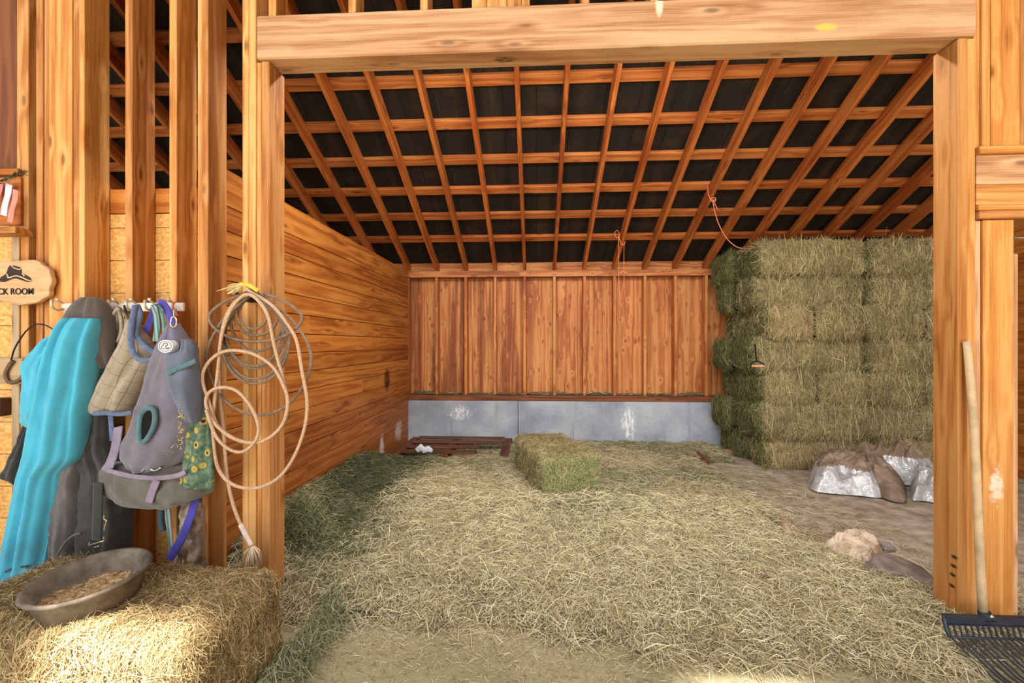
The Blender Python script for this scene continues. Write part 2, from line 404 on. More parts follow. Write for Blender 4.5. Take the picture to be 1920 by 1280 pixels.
tag(bev(m.build('wall_left', wood('plank', 'Y', 'island', plankx, 'pl')), .002), kind='structure')
# ---- sheathing of the tack room: strand board strips under one plain board
osb = NT('strand_board'); co = osb.coord()
ve = osb.vmath('MULTIPLY', co, (1, 1, 2.3)); w = osb.noise(co, 30, 2, .5, col=True)
v1 = osb.voronoi(osb.vmath('ADD', ve, osb.vmath('MULTIPLY', w, (.03, .03, .03))), 34, 'F1', 'Color')
sep = osb.new('SeparateColor'); osb.put(sep.inputs[0], v1)
col = osb.ramp(sep.outputs[0], [(0, (196, 134, 62)), (.4, (222, 164, 88)), (.8, (236, 186, 112)), (1, (176, 112, 50))])
col = osb.mix(.5, col, osb.ramp(osb.noise(co, 60, 3, .6), [(.3, (170, 108, 48)), (.7, (240, 196, 124))]))
OSB = osb.fin(col, .6)
m = MB(); z = .02
while z < 2.1:
    h = min(.182, 2.1-z); m.box(-3.4, -1.84, 2.43, 2.446, z, z+h-.004); z += h
m.box(-3.4, -1.84, 2.428, 2.448, 2.103, 2.236, 1)
tag(m.build('wall_tack_room', [OSB, wood('plank', 'X', 'island', None, 'tk')]), kind='structure')
# ================================================================ FRONT FRAMING
ZT = zraf(2.28)+.02
def px_x(px, Y=YF): return P(px, 645, Y).x
# stud far left, half out of frame
tag(board('wall_stud', px_x(27), px_x(49), 2.29, 2.425, 0, ZT, 'stud'), 'upright stud at the far left edge behind the ribbons', 'wall stud', 'upright studs of the tack room front')
tag(board('wall_panel', -3.3, px_x(22), 2.36, 2.40, 2.16, ZT, 'sill', axis='Z'), 'board panel, shade painted into its brown, at the top left edge above the ribbon shelf', 'wall panel')  # dark sill wood puts shade into the colour of this panel
# thick built-up post
t = tag(empty('built_up_post', (px_x(112), 2.35, 0)), 'wide built-up timber post of several boards behind the tack room sign', 'post')
for a, b, y in ((65, 77.5, 2.285), (78, 90, 2.292), (91, 134.5, 2.28), (135, 147, 2.286), (147.5, 158, 2.28)):
    board('post_board', px_x(a), px_x(b), y, 2.425, 0, ZT, 'stud', t)
for a, b, y, lab in ((234, 248, 2.28, 'upright stud behind the hanging fly masks, first right of the built-up post'),
                     (317, 331, 2.28, 'upright stud above the right end of the hook rack'),
                     ):
    tag(board('wall_stud', px_x(a), px_x(b), y, 2.425, 0, ZT, 'stud'), lab, 'wall stud', 'upright studs of the tack room front')
t = tag(empty('doubled_stud', (px_x(378), 2.35, 0)), 'doubled upright stud between the fly masks and the hanging lariats', 'wall stud')
board('stud_board', px_x(362), px_x(377.6), 2.31, 2.425, 0, ZT, 'stud', t, key='d'); board('stud_board', px_x(378), px_x(390), 2.28, 2.425, 0, ZT, 'stud', t)
# left jamb of the opening
t = tag(empty('jamb_post', (px_x(480), 2.35, 0)), 'left jamb post of the opening where the lariats hang', 'post')
for a, b, zt, ya in ((453, 465.5, ZT, 2.283), (466, 479.5, ZT, 2.28), (480, 489.6, 2.832, 2.286), (490, 505, 2.832, 2.28)):
    board('post_board', px_x(a), px_x(b), ya, 2.425, 0, zt, 'stud', t, .004)
# right jamb
def handx(k, co, col):
    for q, (y, z) in enumerate(((.0, .345), (.0, .30), (.0, .255), (.0, .20))):
        col = spot(k, co, (40, 28, 20), col, (-.02, -.05+q*.004, z), (.03, .028, .014), 20, .3, .42)
    return col
t = tag(empty('jamb_post', (px_x(1815), 2.35, 0)), 'right jamb post of the opening next to the leaning fork', 'post')
board('post_board', px_x(1797), px_x(1815), 2.28, 2.422, 0, 2.832, 'right', t, .005, None, 'h', handx)
board('post_board', px_x(1815.6), px_x(1832), 2.288, 2.425, 0, 2.832, 'right', t)
# header beam
def headx(k, co, col):
    n = k.noise(k.vmath('MULTIPLY', co, (1.2, 9, 9)), 1, 4, .6)
    col = k.mix(k.math('MULTIPLY', k.map(n, .5, .66), .5), col, rgba((196, 164, 130)))
    col = spot(k, co, (228, 176, 84), col, (1.07, -.08, .06), (.09, .1, .03), 10, .3, .4)
    col = spot(k, co, (82, 56, 36), col, (-.48, 0, 0), (.16, .06, .05), 18, .5, .66, (.5, 3, 3))
    return spot(k, co, (226, 206, 180), col, (.28, -.08, .20), (.03, .1, .09), 14, .3, .42)
o = board('header_beam', px_x(482.5), px_x(1828.5), 2.268, 2.41, 2.836, 3.062, 'header', None, .008, None, 'hd', headx)
tag(o, 'big weathered header beam spanning the top of the opening', 'beam')
cx = [502, 652, 787, 1090, 1220, 1350, 1480, 1610, 1740]
for i, px in enumerate(cx):
    o = board('cripple_stud', px_x(px), px_x(px)+.04, 2.285, 2.40, 3.064, ZT+.0, 'stud')
    tag(o, 'short cripple stud standing on the header beam, %s from its left end' % ORD[i], 'cripple stud', 'cripple studs above the header beam')
bx = [px_x(p) for p in (884, 912, 950, 978, 994)]
t = tag(empty('scrap_panel', (bx[2], 2.33, 3.064)), 'row of short pale boards standing on the middle of the header beam', 'board scrap')
for a, b in zip(bx, bx[1:]): board('short_board', a, b-.002, 2.29, 2.33, 3.064, 3.5, 'stud', t)
# right of the opening: boards above, lintel, boards below
for i, (a, b, y) in enumerate(((1832.6, 1845, 2.30), (1845.6, 1860.5, 2.288), (1861, 1915, 2.284), (1915.6, 1965, 2.284))):
    o = board('wall_board', px_x(a), px_x(b), y, 2.42, P(1850, 274, YF).z, ZT, 'right')
    tag(o, ('reddish narrow', 'pale narrow', 'wide knotty', 'edge-of-frame')[i]+' upright board at the upper right, above the lintel', 'wall board', 'upright boards above the right lintel')
t = tag(empty('lintel', (px_x(1890), 2.34, P(1850, 410, YF).z)), 'horizontal lintel of stacked boards right of the opening', 'lintel')
ly = [274.5, 289, 345, 384, 395, 411]
for a, b, s, yy in zip(ly, ly[1:], ('right', 'header', 'right', 'stud', 'stud'), (2.27, 2.288, 2.288, 2.276, 2.272)):
    board('lintel_board', px_x(1834), px_x(1990), yy, 2.42, P(1850, b, YF).z+.002, P(1850, a, YF).z, s, t, .003, 'X', key='l')
ztop = P(1850, 411.5, YF).z
o = board('wall_board', px_x(1833), px_x(1845.2), 2.296, 2.42, 0, ztop, 'header'); tag(o, 'narrow greyish upright board just right of the right jamb, behind the fork handle', 'wall board')
def patchx(k, co, col): return spot(k, co, (226, 206, 184), col, (-.01, -.07, .70), (.07, .2, .17), 22, .42, .62)
o = board('wall_board', px_x(1846), px_x(1904), 2.286, 2.42, 0, ztop, 'right', None, .003, None, 'pt', patchx); tag(o, 'wide upright board with a pale worn patch behind the fork', 'wall board')
o = board('wall_board', px_x(1904.6), px_x(1918), 2.30, 2.42, 0, ztop-.16, 'header', None, .003, None, 'r2'); tag(o, 'slim reddish upright board at the right edge with a dark bevelled end', 'wall board')
m = MB(); a = P(1901, 446, 2.283); m.tube([a, a+Vector((.06, -.004, -.001)), a+Vector((.06, -.004, -.03))], .004)
tag(m.build('metal_latch', flat('latch_steel', (120, 116, 110), .4, .8)), 'small metal latch bar at the right edge below the lintel', 'latch')
# ================================================================ HAY
GOLD = [(0, (146, 122, 84)), (.3, (190, 164, 116)), (.6, (214, 192, 146)), (.85, (164, 134, 92)), (1, (232, 214, 172))]
FRESH = [(0, (84, 98, 60)), (.35, (128, 140, 90)), (.65, (164, 166, 114)), (1, (204, 194, 146))]
DGRN = [(0, (54, 62, 36)), (.5, (86, 94, 56)), (.85, (120, 120, 76)), (1, (156, 148, 100))]
TAN = [(0, (130, 112, 76)), (.35, (182, 162, 118)), (.65, (208, 188, 144)), (.85, (150, 142, 100)), (1, (226, 210, 168))]
OLIV = [(0, (92, 92, 58)), (.4, (138, 132, 92)), (.7, (176, 162, 118)), (1, (118, 118, 76))]
GREEN = [(0, (88, 100, 62)), (.4, (128, 140, 92)), (.7, (164, 168, 118)), (1, (190, 182, 132))]
S_GOLD, S_FRESH, S_DGRN, S_TAN, S_OLIV, S_GREEN = (straw_mat('straw_'+n, s, {'tan': (4, (120, 108, 68), .4), 'olive': (4, (92, 90, 56), .4), 'gold': (7, (132, 100, 62), .4), 'green': (6, (86, 96, 56), .35)}.get(n)) for n, s in (('gold', GOLD), ('fresh', FRESH), ('deep', DGRN), ('tan', TAN), ('olive', OLIV), ('green', GREEN)))
K_TAN = core_mat('bale_core_tan', (74, 66, 40), (136, 122, 78), (178, 160, 112))
K_OLIV = core_mat('bale_core_olive', (58, 58, 32), (104, 102, 62), (144, 136, 90))
K_GREEN = core_mat('bale_core_green', (66, 74, 38), (112, 122, 70), (150, 150, 98))
K_GOLD = core_mat('bale_core_gold', (92, 70, 36), (160, 124, 70), (204, 170, 108))
TWINE = flat('orange_twine', (206, 120, 84), .8)
STRING = flat('bale_string', (96, 80, 50), .9)  # string darkened to draw in the shade of the bale's grooves
def bale(name, size, cen, rz, seed, mats, counts, label, group=None, **kw):
    me = bale_mesh(name, size, seed, mats, counts, **kw)
    o = bpy.data.objects.new(name, me); C.objects.link(o); o.location = cen; o.rotation_euler.z = rz
    return tag(o, label, 'hay bale', group)
GRP = 'hay bales of the big stack'
HL = .354
ROWS = ['bottom', 'second-lowest', 'third-lowest', 'middle', 'fifth-lowest', 'second-highest', 'top']
# (layer, kind, x left, length/width)
YS = 5.06; sd = 10
def stk(layer, x0, x1, y0, y1, label, mats, dense=1.0, faces=('-y', '-x', '+z'), dz=0, rz=0, **kw):
    global sd
    sd += 1
    jr = random.Random(sd); y0 += jr.uniform(-.045, .03); rz += math.radians(jr.uniform(-1.6, 1.6)); size = (x1-x0-.02, y1-y0, HL-.026); A = {'-y': size[0]*HL, '-x': size[1]*HL, '+x': size[1]*HL, '+z': size[0]*size[1], '+y': size[0]*HL}
    cnt = {f: int(A[f]*14500*dense*(1 if f != '+z' or layer == 6 else .12)) for f in faces}
    if len(mats) > 4: cnt = {f: (n_, [4, 4, 3] if f == '-x' else [1, 2, 3]) for f, n_ in cnt.items()}
    return bale('hay_bale', size, ((x0+x1)/2, (y0+y1)/2, layer*HL+HL/2+dz), rz, sd, mats, cnt, label, GRP, width=.0031, r=.085, bulge=.038, length=(.07, .22), lift=.016, vert=.9, **kw)
TT = [K_TAN, S_TAN, S_TAN, S_OLIV, S_DGRN]; TO = [K_OLIV, S_OLIV, S_TAN, S_TAN, S_DGRN]; OO = [K_OLIV, S_OLIV, S_DGRN, S_DGRN]; TG = [K_TAN, S_TAN, S_GOLD, S_TAN, S_DGRN]
YM = YS+.555
# layers of bales lying lengthways: two deep
LEN = {0: (2.50, [1.17, 1.17]), 1: (2.40, [1.16, 1.18]), 3: (2.37, [1.20, 1.17]), 5: (2.42, [1.17, 1.2]), 6: (2.40, [1.16, 1.17])}
for L, (x, ls) in LEN.items():
    ms = {0: TG, 1: TT, 3: TT, 5: TO, 6: TT}[L]; yo = {0: .06, 1: .01, 3: .05, 5: .07, 6: -.01}[L]
    for i, l in enumerate(ls):
        lab = '%s hay bale lying lengthways, %s row of the stack, %s' % ('tan' if ms is TT else 'greenish' if ms is TO else 'dry tan', ROWS[L], ('front left end', 'right part by the jamb')[i])
        stk(L, x, x+l-.012, YS+yo, YM-.01, lab, ms, faces=('-y', '-x', '+z', '+x') if i == 0 else ('-y', '-x', '+z'))
        x += l
    x = LEN[L][0]-{0: .06, 1: .10, 3: .06, 5: .06, 6: .07}[L]
    stk(L, x, x+1.15, YM+.01, 6.12, 'green hay bale at the back left by the back wall, %s row of the stack' % ROWS[L], OO, faces=('-x', '+z'))
# layers with bale ends facing out
for L, (x, ws, mm) in {2: (2.46, [.57, .55, .57, .56], [TT, TO, TO, TT]), 4: (2.50, [.50, .53, .60, .62], [TG, TO, TO, TT])}.items():
    for i, w in enumerate(ws):
        lab = 'hay bale end facing out, %s row of the stack, %s from the left' % (ROWS[L], ORD[i])
        stk(L, x, x+w-.012, YS+(-.02, .0, .03, -.01)[i], 6.12, lab, mm[i], faces=('-y', '+z')+(('-x',) if i == 0 else ()))
        x += w
# loose bale on the floor of the bay
a, b = F(1020, 945), F(1122, 936); cwid = .50
ang = math.radians(16)
cb = bale('hay_bale', (1.0, .50, .38), (.165, 4.41, .205), PI/2+ang, 77, [K_GREEN, S_FRESH, S_TAN, S_GREEN, S_OLIV], {'-x': (4200, [1, 1, 3, 2]), '-y': 2600, '+y': (6000, [2, 3, 4, 2]), '+z': (8000, [2, 2, 4]), '+x': 600},
          'single squared hay bale alone in the middle of the bay floor', length=(.04, .12), width=.0024, vert=.1, r=.035, bulge=.012)
# long strands hanging out of the faces of the front bales
for o_ in [o for o in C.objects if o.name.startswith('hay_bale') and o.get('group') and o.location.y < 5.75]:
    me = o_.data; co_ = np.zeros(len(me.vertices)*3, np.float32); me.vertices.foreach_get('co', co_); dx, dy, dz = o_.dimensions
    nn = int(26*dx); x = rng.uniform(-.48, .48, nn)*dx*.92; zz = rng.uniform(-.3, .48, nn)*(HL); L = rng.uniform(.10, .26, nn)
    d = np.stack([rng.normal(0, .22, nn), rng.normal(-.10, .08, nn), -np.ones(nn)], 1)
    hy = float(co_.reshape(-1, 3)[:, 1].min())
    v, f = straw_arrays(np.stack([x, np.full(nn, hy+.035), zz], 1), np.tile([0, -1., 0], (nn, 1)), d, L, np.full(nn, .0034), .012)
    bmv = np.concatenate([co_.reshape(-1, 3), v]); lp = np.zeros(len(me.loops), np.int32); me.loops.foreach_get('vertex_index', lp); mi_ = np.zeros(len(me.polygons), np.int32); me.polygons.foreach_get('material_index', mi_)
    if len(lp) == 4*len(mi_):
        ms_ = list(me.materials); o_.data = np_mesh('hay_bale', bmv, np.concatenate([lp.reshape(-1, 4), f+len(co_)//3]), ms_, np.concatenate([mi_, rng.choice([1, 2], nn).repeat(2)]))
for q in (-.11, .09):
    m = MB(); h, l = .19, .50
    m.tube([(-l, q, -h+.01), (-l-.006, q, 0), (-l, q, h), (-l*.5, q, h+.003), (0, q, h+.001), (l*.5, q, h+.003), (l, q, h), (l, q, -h+.01)], .0065, 6)
    m.build('twine', STRING, cb)
# golden bale under the feed pan
FB = bale('straw_bale', (1.14, .50, .365), (-1.71, 1.735, .183), math.radians(-3.5), 31, [K_GOLD, S_GOLD, S_TAN, S_GOLD], {'-y': 15000, '+z': 24000, '+x': 10500, '-x': 2000},
          'golden straw bale in the lower left corner under the rubber feed pan', length=(.05, .14), width=.0019, r=.07, bulge=.028, lift=.014, flakes=6)
FB['category'] = 'straw bale'
# ---------------------------------------------------------------- hay on the floor
def sstep(a, b, x): t = np.clip((x-a)/(b-a), 0, 1); return t*t*(3-2*t)
def hay_h(x, y):
    """depth of the loose hay"""
    z = .035*sstep(2.0, 2.6, y)
    left = np.exp(-((x+1.74)/.42)**2)*sstep(2.3, 2.75, y)*(1-sstep(4.4, 5.2, y))*.22
    ridge = np.exp(-((x+1.0)/.35)**2-((y-3.7)/.9)**2)*.09
    mid = np.exp(-((x-.1)/1.3)**2-((y-3.2)/1.0)**2)*.05
    return z+left+ridge+mid
def hay_mask(x, y):
    n = noise_np(np.stack([x, y, y*0], 1), 1.7, 3)*.22+noise_np(np.stack([x, y, y*0], 1), 5, 9)*.1
    front = sstep(1.98, 2.36, y+n+.07*np.exp(-((x-1.1)/.6)**2)-.17*np.exp(-((x+.75)/.55)**2)-.06*np.exp(-((x-2.0)/.3)**2))
    dirtm = sstep(1.62, 2.05, x+n)*sstep(2.42, 2.7, y+n)*(1-sstep(5.3, 5.8, y+n))
    far = 1-.75*sstep(5.1, 5.5, y+n)*(1-sstep(-.55, -.2, x+n))
    return front*(1-dirtm*.93)*far
NX, NY = 150, 150
gx = np.linspace(-1.755, 4.7, NX); gy = np.linspace(1.6, 6.195, NY); A, B = np.meshgrid(gx, gy, indexing='ij'); fx, fy = A.ravel(), B.ravel()
mk = hay_mask(fx, fy)
p3 = np.stack([fx, fy, fx*0], 1)
z = hay_h(fx, fy)*mk + (noise_np(p3, 6, 2)*.018+noise_np(p3, 16, 4)*.010)*mk + (mk-.30)*.03
inside = np.ones_like(z)
z = np.where((fx > 2.35) & (fy > 5.0), -.02, z)
V = np.stack([fx, fy, z], 1); idx = np.arange(NX*NY).reshape(NX, NY)
q = np.stack([idx[:-1, :-1], idx[1:, :-1], idx[1:, 1:], idx[:-1, 1:]], -1).reshape(-1, 4)
hb = NT('hay_bed_mat'); co = hb.coord(); w = hb.noise(co, 7, 2, .5, col=True)
n = hb.noise(hb.vmath('ADD', co, w), 48, 5, .78, 1.5); nl = hb.noise(co, 1.4, 4, .6)
c1 = hb.ramp(n, [(.3, (104, 94, 66)), (.5, (180, 166, 126)), (.68, (216, 202, 162))])
c2 = hb.ramp(n, [(.3, (70, 70, 50)), (.5, (138, 136, 104)), (.68, (178, 174, 134))])
sx = hb.new('SeparateXYZ'); hb.put(sx.inputs[0], co)
gm = hb.map(hb.math('ADD', nl, hb.math('ADD', hb.math('MULTIPLY', hb.map(sx.outputs[1], 3.2, 5.4), .22), hb.math('MULTIPLY', hb.map(sx.outputs[0], -.7, -1.6), .2))), .52, .72)
hb.bump(n, .9, .02); HB = hb.fin(hb.mix(gm, c1, c2), .95)
def floor_straw(cnt, xr, yr, gain, L, W, zoff=0):
    x = rng.uniform(*xr, cnt); y = yr[0]+(yr[1]-yr[0])*rng.uniform(0, 1, cnt)**gain
    k = rng.uniform(0, 1, cnt) < hay_mask(x, y)
    k &= ~((x > 2.3) & (y > 5.0)); k &= ~((x < -1.735))
    return x[k], y[k]
PALE = [(0, (120, 100, 64)), (.12, (172, 150, 104)), (.4, (206, 192, 154)), (.65, (228, 216, 182)), (.85, (174, 166, 128)), (1, (246, 240, 216))]
S_PALE = straw_mat('straw_pale', PALE, (2.6, (160, 146, 104), .25)); S_GREY = straw_mat('straw_greygreen', [(0, (76, 80, 56)), (.35, (134, 138, 104)), (.75, (172, 170, 132)), (1, (208, 202, 164))], (2.2, (112, 116, 82), .3))
S_DARK = straw_mat('straw_darkgreen', [(0, (54, 60, 42)), (.5, (88, 94, 66)), (1, (134, 134, 98))])
Vs = [V]; Fs = [q]; mi = [np.zeros(len(q))]; nv = len(V)
def add_straw(x, y, L, W, lift, zoff=.006, sel=None):
    global nv
    nn = len(x)
    mm = hay_mask(x, y); pz = hay_h(x, y)*mm+(noise_np(np.stack([x, y, x*0], 1), 6, 2)*.018)*mm+(mm-.30)*.03
    pz = np.maximum(pz, .002)+zoff
    th = rng.uniform(0, PI, nn); d = np.stack([np.cos(th), np.sin(th), rng.normal(0, .16, nn)], 1)
    nr = np.tile([0, 0, 1.0], (nn, 1))
    v, f = straw_arrays(np.stack([x, y, pz], 1), nr, d, rng.uniform(L[0], L[1], nn), rng.uniform(.6, 1.3, nn)*W, lift)
    v[:, 2] = np.maximum(v[:, 2], .001); v[:, 0] = np.maximum(v[:, 0], -1.752); v[:, 1] = np.minimum(v[:, 1], 6.19)
    # greener towards the back and along the left wall
    g = noise_np(np.stack([x, y, x*0], 1), 1.3, 21)*.5+.30*sstep(3.2, 5.2, y)+.72*sstep(-.75, -1.45, x)*sstep(2.2, 2.8, y)-.12*sstep(3.0, 2.3, y)+rng.normal(0, .16, nn)
    if sel is None: ids = np.where(g > .60, 3, np.where(g > .32, 2, 1))
    else: ids = np.full(nn, sel)
    Vs.append(v); Fs.append(f+nv); mi.append(ids.repeat(2)); nv += len(v)
x, y = floor_straw(165000, (-1.75, 2.6), (1.95, 6.15), 1.35, 0, 0); add_straw(x, y, (.05, .17), .0027, .014)
x, y = floor_straw(65000, (-1.4, 2.2), (1.95, 3.4), 1.0, 0, 0); add_straw(x, y, (.04, .14), .0019, .018, .010)
S_BRIGHT = straw_mat('straw_bright', [(0, (214, 200, 156)), (.5, (236, 226, 190)), (1, (206, 204, 160))])
x, y = floor_straw(9000, (-1.2, 2.2), (1.95, 3.9), 1.2, 0, 0); add_straw(x, y, (.05, .16), .0030, .012, .022, 5)
x, y = floor_straw(7000, (-1.2, 2.2), (1.98, 3.6), 1.2, 0, 0); add_straw(x, y, (.05, .16), .0030, .010, .012, 3)  # dark straws that draw in shaded gaps between the pale ones
# thin chaff scattered on the bare ground in front
x = rng.uniform(-1.0, 2.3, 9000); y = 2.25-np.abs(rng.normal(0, .26, 9000)); k = ~((x < -1.02)); add_straw(x[k], y[k], (.008, .045), .0016, .003, .002, 1)
x = rng.uniform(1.6, 2.4, 1500); y = rng.uniform(2.7, 5.0, 1500); add_straw(x, y, (.02, .09), .0026, .004, .002)
# hay spilling beside the golden bale
x = -1.08+np.abs(rng.normal(0, .07, 4200)); y = rng.uniform(1.5, 2.35, 4200); add_straw(x, y, (.05, .15), .002, .03, .01, 2)
# darker flake of a broken bale against the left jamb
nfl = 12000; x = rng.normal(-1.42, .15, nfl); y = rng.normal(2.74, .10, nfl); k = (x > -1.74)&(y > 2.46); x, y = x[k], y[k]
th = rng.uniform(0, 2*PI, len(x)); d = np.stack([np.cos(th)*.6, np.sin(th)*.6, rng.normal(.2, .8, len(x))], 1)
hz = .40*np.exp(-((x+1.44)/.20)**2-((y-2.76)/.16)**2)
v, f = straw_arrays(np.stack([x, y, rng.uniform(.1, 1, len(x))*hz+.03], 1), np.tile([.2, -.8, .5], (len(x), 1)), d, rng.uniform(.05, .15, len(x)), rng.uniform(.6, 1.2, len(x))*.0022, .012)
v[:, 2] = np.maximum(v[:, 2], .001); v[:, 1] = np.maximum(v[:, 1], 2.44); v[:, 0] = np.maximum(v[:, 0], -1.752)
Vs.append(v); Fs.append(f+nv); mi.append(rng.integers(2, 5, len(x)).repeat(2)); nv += len(v)
me = np_mesh('loose_hay', np.concatenate(Vs), np.concatenate(Fs), [HB, S_PALE, S_GREY, S_DARK, S_GREEN, S_BRIGHT], np.concatenate(mi))
o = bpy.data.objects.new('loose_hay', me); C.objects.link(o)
tag(o, 'loose hay and straw strewn over the floor of the bay', 'hay', kind='stuff')
# wisps of hay lying on the sill ledge
nn = 2600; x = rng.uniform(-1.7, 2.3, nn); y = rng.uniform(6.22, 6.33, nn); th = rng.uniform(-.6, .6, nn)
d = np.stack([np.cos(th), np.sin(th)*.5, rng.normal(0, .25, nn)], 1)
v, f = straw_arrays(np.stack([x, y, .678+rng.uniform(0, .03, nn)*(.4+.6*(noise_np(np.stack([x, y, x*0], 1), 2, 1) > 0))], 1), np.tile([0, 0, 1.], (nn, 1)), d, rng.uniform(.03, .1, nn), np.full(nn, .004), .004)
v[:, 1] = np.clip(v[:, 1], 6.2, 6.366); v[:, 2] = np.maximum(v[:, 2], .673)
o = bpy.data.objects.new('ledge_hay', np_mesh('ledge_hay', v, f, [S_GREY, S_DARK], rng.integers(0, 2, nn).repeat(2))); C.objects.link(o)
tag(o, 'thin wisps of hay lying along the sill ledge of the back wall', 'hay', kind='stuff')
# ================================================================ THINGS ON THE LEFT WALL
def catmull(a, n):
    a = np.asarray(a, float); m = len(a); t = np.linspace(0, m-1, n); i = np.minimum(t.astype(int), m-2); u = (t-i)[:, None]
    g = lambda k: a[np.clip(k, 0, m-1)]
    p0, p1, p2, p3 = g(i-1), g(i), g(i+1), g(i+2)
    return .5*((2*p1)+(-p0+p2)*u+(2*p0-5*p1+4*p2-p3)*u*u+(-p0+3*p1-3*p2+p3)*u**3)
def pxcurve(pts, Y, n=80, closed=False):
    """pixel control points (px,py[,dY]) -> smooth world polyline near depth Y"""
    pts = [(p[0], p[1], p[2] if len(p) > 2 else 0) for p in pts]
    if closed: pts = pts[-2:]+pts+pts[:3]
    c = catmull(pts, n if not closed else n+40)
    if closed: m = len(pts); lo = int((len(c)-1)*2/(m-1)); hi = int((len(c)-1)*(m-3)/(m-1)); c = c[lo:hi]
    return [P(x, y, Y+d) for x, y, d in c]
def loft(name, rows, Y, mat, parent=None, nu=64, nv=60, folds=(), crease=.006, seed=0, sq=.8, hem=0):
    """hanging cloth body: rows of (py, left px, right px, thickness m[, depth shift])"""
    rows = [(r[0], r[1], r[2], r[3], r[4] if len(r) > 4 else 0) for r in rows]
    A_r = np.array(rows, float); kn = A_r[:, 0]; ty = np.linspace(kn[0], kn[-1], nv); hh = np.diff(kn)
    cols = [ty]
    for ci in range(1, 5):   # monotone cubic through the rows
        f = A_r[:, ci]; dl = np.diff(f)/hh; tg = np.zeros(len(f)); tg[0], tg[-1] = dl[0], dl[-1]
        for i in range(1, len(f)-1):
            if dl[i-1]*dl[i] > 0: w1, w2 = 2*hh[i]+hh[i-1], hh[i]+2*hh[i-1]; tg[i] = (w1+w2)/(w1/dl[i-1]+w2/dl[i])
        ix = np.clip(np.searchsorted(kn, ty)-1, 0, len(hh)-1); t_ = (ty-kn[ix])/hh[ix]; h_ = hh[ix]
        cols.append((2*t_**3-3*t_**2+1)*f[ix]+(t_**3-2*t_**2+t_)*h_*tg[ix]+(-2*t_**3+3*t_**2)*f[ix+1]+(t_**3-t_**2)*h_*tg[ix+1])
    R = np.stack(cols, 1); m = MB(); V = []
    for j, (py, a, b, th, dy) in enumerate(R):
        v = j/(nv-1); yc = Y+dy
        pl = P(a, py, yc); pr = P(b, py, yc); mid = (pl+pr)/2; hw = (pr.x-pl.x)/2
        for i in range(nu):
            q = 2*PI*i/nu; c, s_ = math.cos(q), math.sin(q)
            x = math.copysign(abs(c)**sq, c); y = math.copysign(abs(s_)**sq, s_)
            u = (x+1)/2; d = 0
            for (fr, am, ph, dr) in folds: d += am*(.6+.8*noise.noise(Vector((u*3, v*.9, ph*7+seed))))*(2.2*abs(math.sin(PI*(fr*u+ph+dr*v+.2*noise.noise(Vector((u*1.6+seed, v*1.7, ph*9))))))**.8-1.2)
            p = Vector((mid.x+x*hw, yc-y*th/2, mid.z))
            d += crease*(noise.noise(Vector((p.x*14, p.z*9, seed)))+.6*noise.noise(Vector((p.x*30, p.z*26, seed+3))))
            p.y -= d*max(0, y)**.5 if y > 0 else 0
            if hem: p.z += hem*math.sin(2*PI*(3*u+seed))*v**3
            V.append(p)
    Fs = [(j*nu+i, j*nu+(i+1) % nu, (j+1)*nu+(i+1) % nu, (j+1)*nu+i) for j in range(nv-1) for i in range(nu)]
    Fs += [tuple(range(nu-1, -1, -1)), tuple((nv-1)*nu+k for k in range(nu))]
    m.add(V, Fs, 0, True)
    o = m.build(name, mat, parent)
    if parent: o.location = -Vector(parent.location)
    return fixn(o)
def place(o, parent): o.parent = parent; o.location = Vector(o.location)-Vector(parent.location); return o
def outline_px(pts, Y, n=None, closed=True):
    if n: 
        q = catmull(list(pts)+[pts[0]], n)[:-1]
    else: q = pts
    return [(P(x, y, Y).x, P(x, y, Y).z) for x, y in q]
def cloth(name, c, var=.1, scale=9, fuzz=260, fz=.25, rough=.85, stain=None):
    k = NT(name); co = k.coord(); n = k.noise(co, scale, 4, .6); f = k.noise(co, fuzz, 2, .6)
    lo = tuple(v*(1-var) for v in c); hi = tuple(min(255, v*(1+var)) for v in c)
    col = k.ramp(n, [(.3, lo), (.7, hi)])
    if stain: col = k.mix(k.math('MULTIPLY', k.map(k.noise(co, stain[1], 4, .65), .5, .68), stain[2]), col, rgba(stain[0]))
    k.b.inputs['Sheen Weight'].default_value = .25; k.b.inputs['Sheen Roughness'].default_value = .6
    k.bump(f, fz, .003); return k.fin(col, rough)
BLUE = cloth('turquoise_fleece', (66, 166, 196), .05); CHAR = cloth('charcoal_fleece', (84, 72, 70), .08)
BLK = cloth('black_nylon', (44, 42, 42), .25, 12, 120, .2, .55); GRYN = cloth('grey_nylon', (84, 78, 80), .12, 5, 160, .15, .5)
PURP = cloth('grey_purple_canvas', (104, 98, 112), .14, 5, 300, .2, .8, ((92, 100, 132), 5, .5))
SLATE = cloth('slate_canvas', (88, 94, 114), .12, 8, 300, .2, .8); GREYC = cloth('dusty_grey_canvas', (92, 86, 82), .14, 9, 300, .2, .8, ((130, 120, 106), 8, .5))
FLBL = cloth('blue_fleece_trim', (84, 98, 132), .16, 60, 150, .9, .95); TEAL = cloth('teal_trim', (72, 108, 118), .12, 30, 150, .6)
PSTR = cloth('purple_webbing', (70, 62, 160), .08, 20, 200, .3, .7); WEBG = cloth('mauve_webbing', (132, 118, 138), .1, 20)
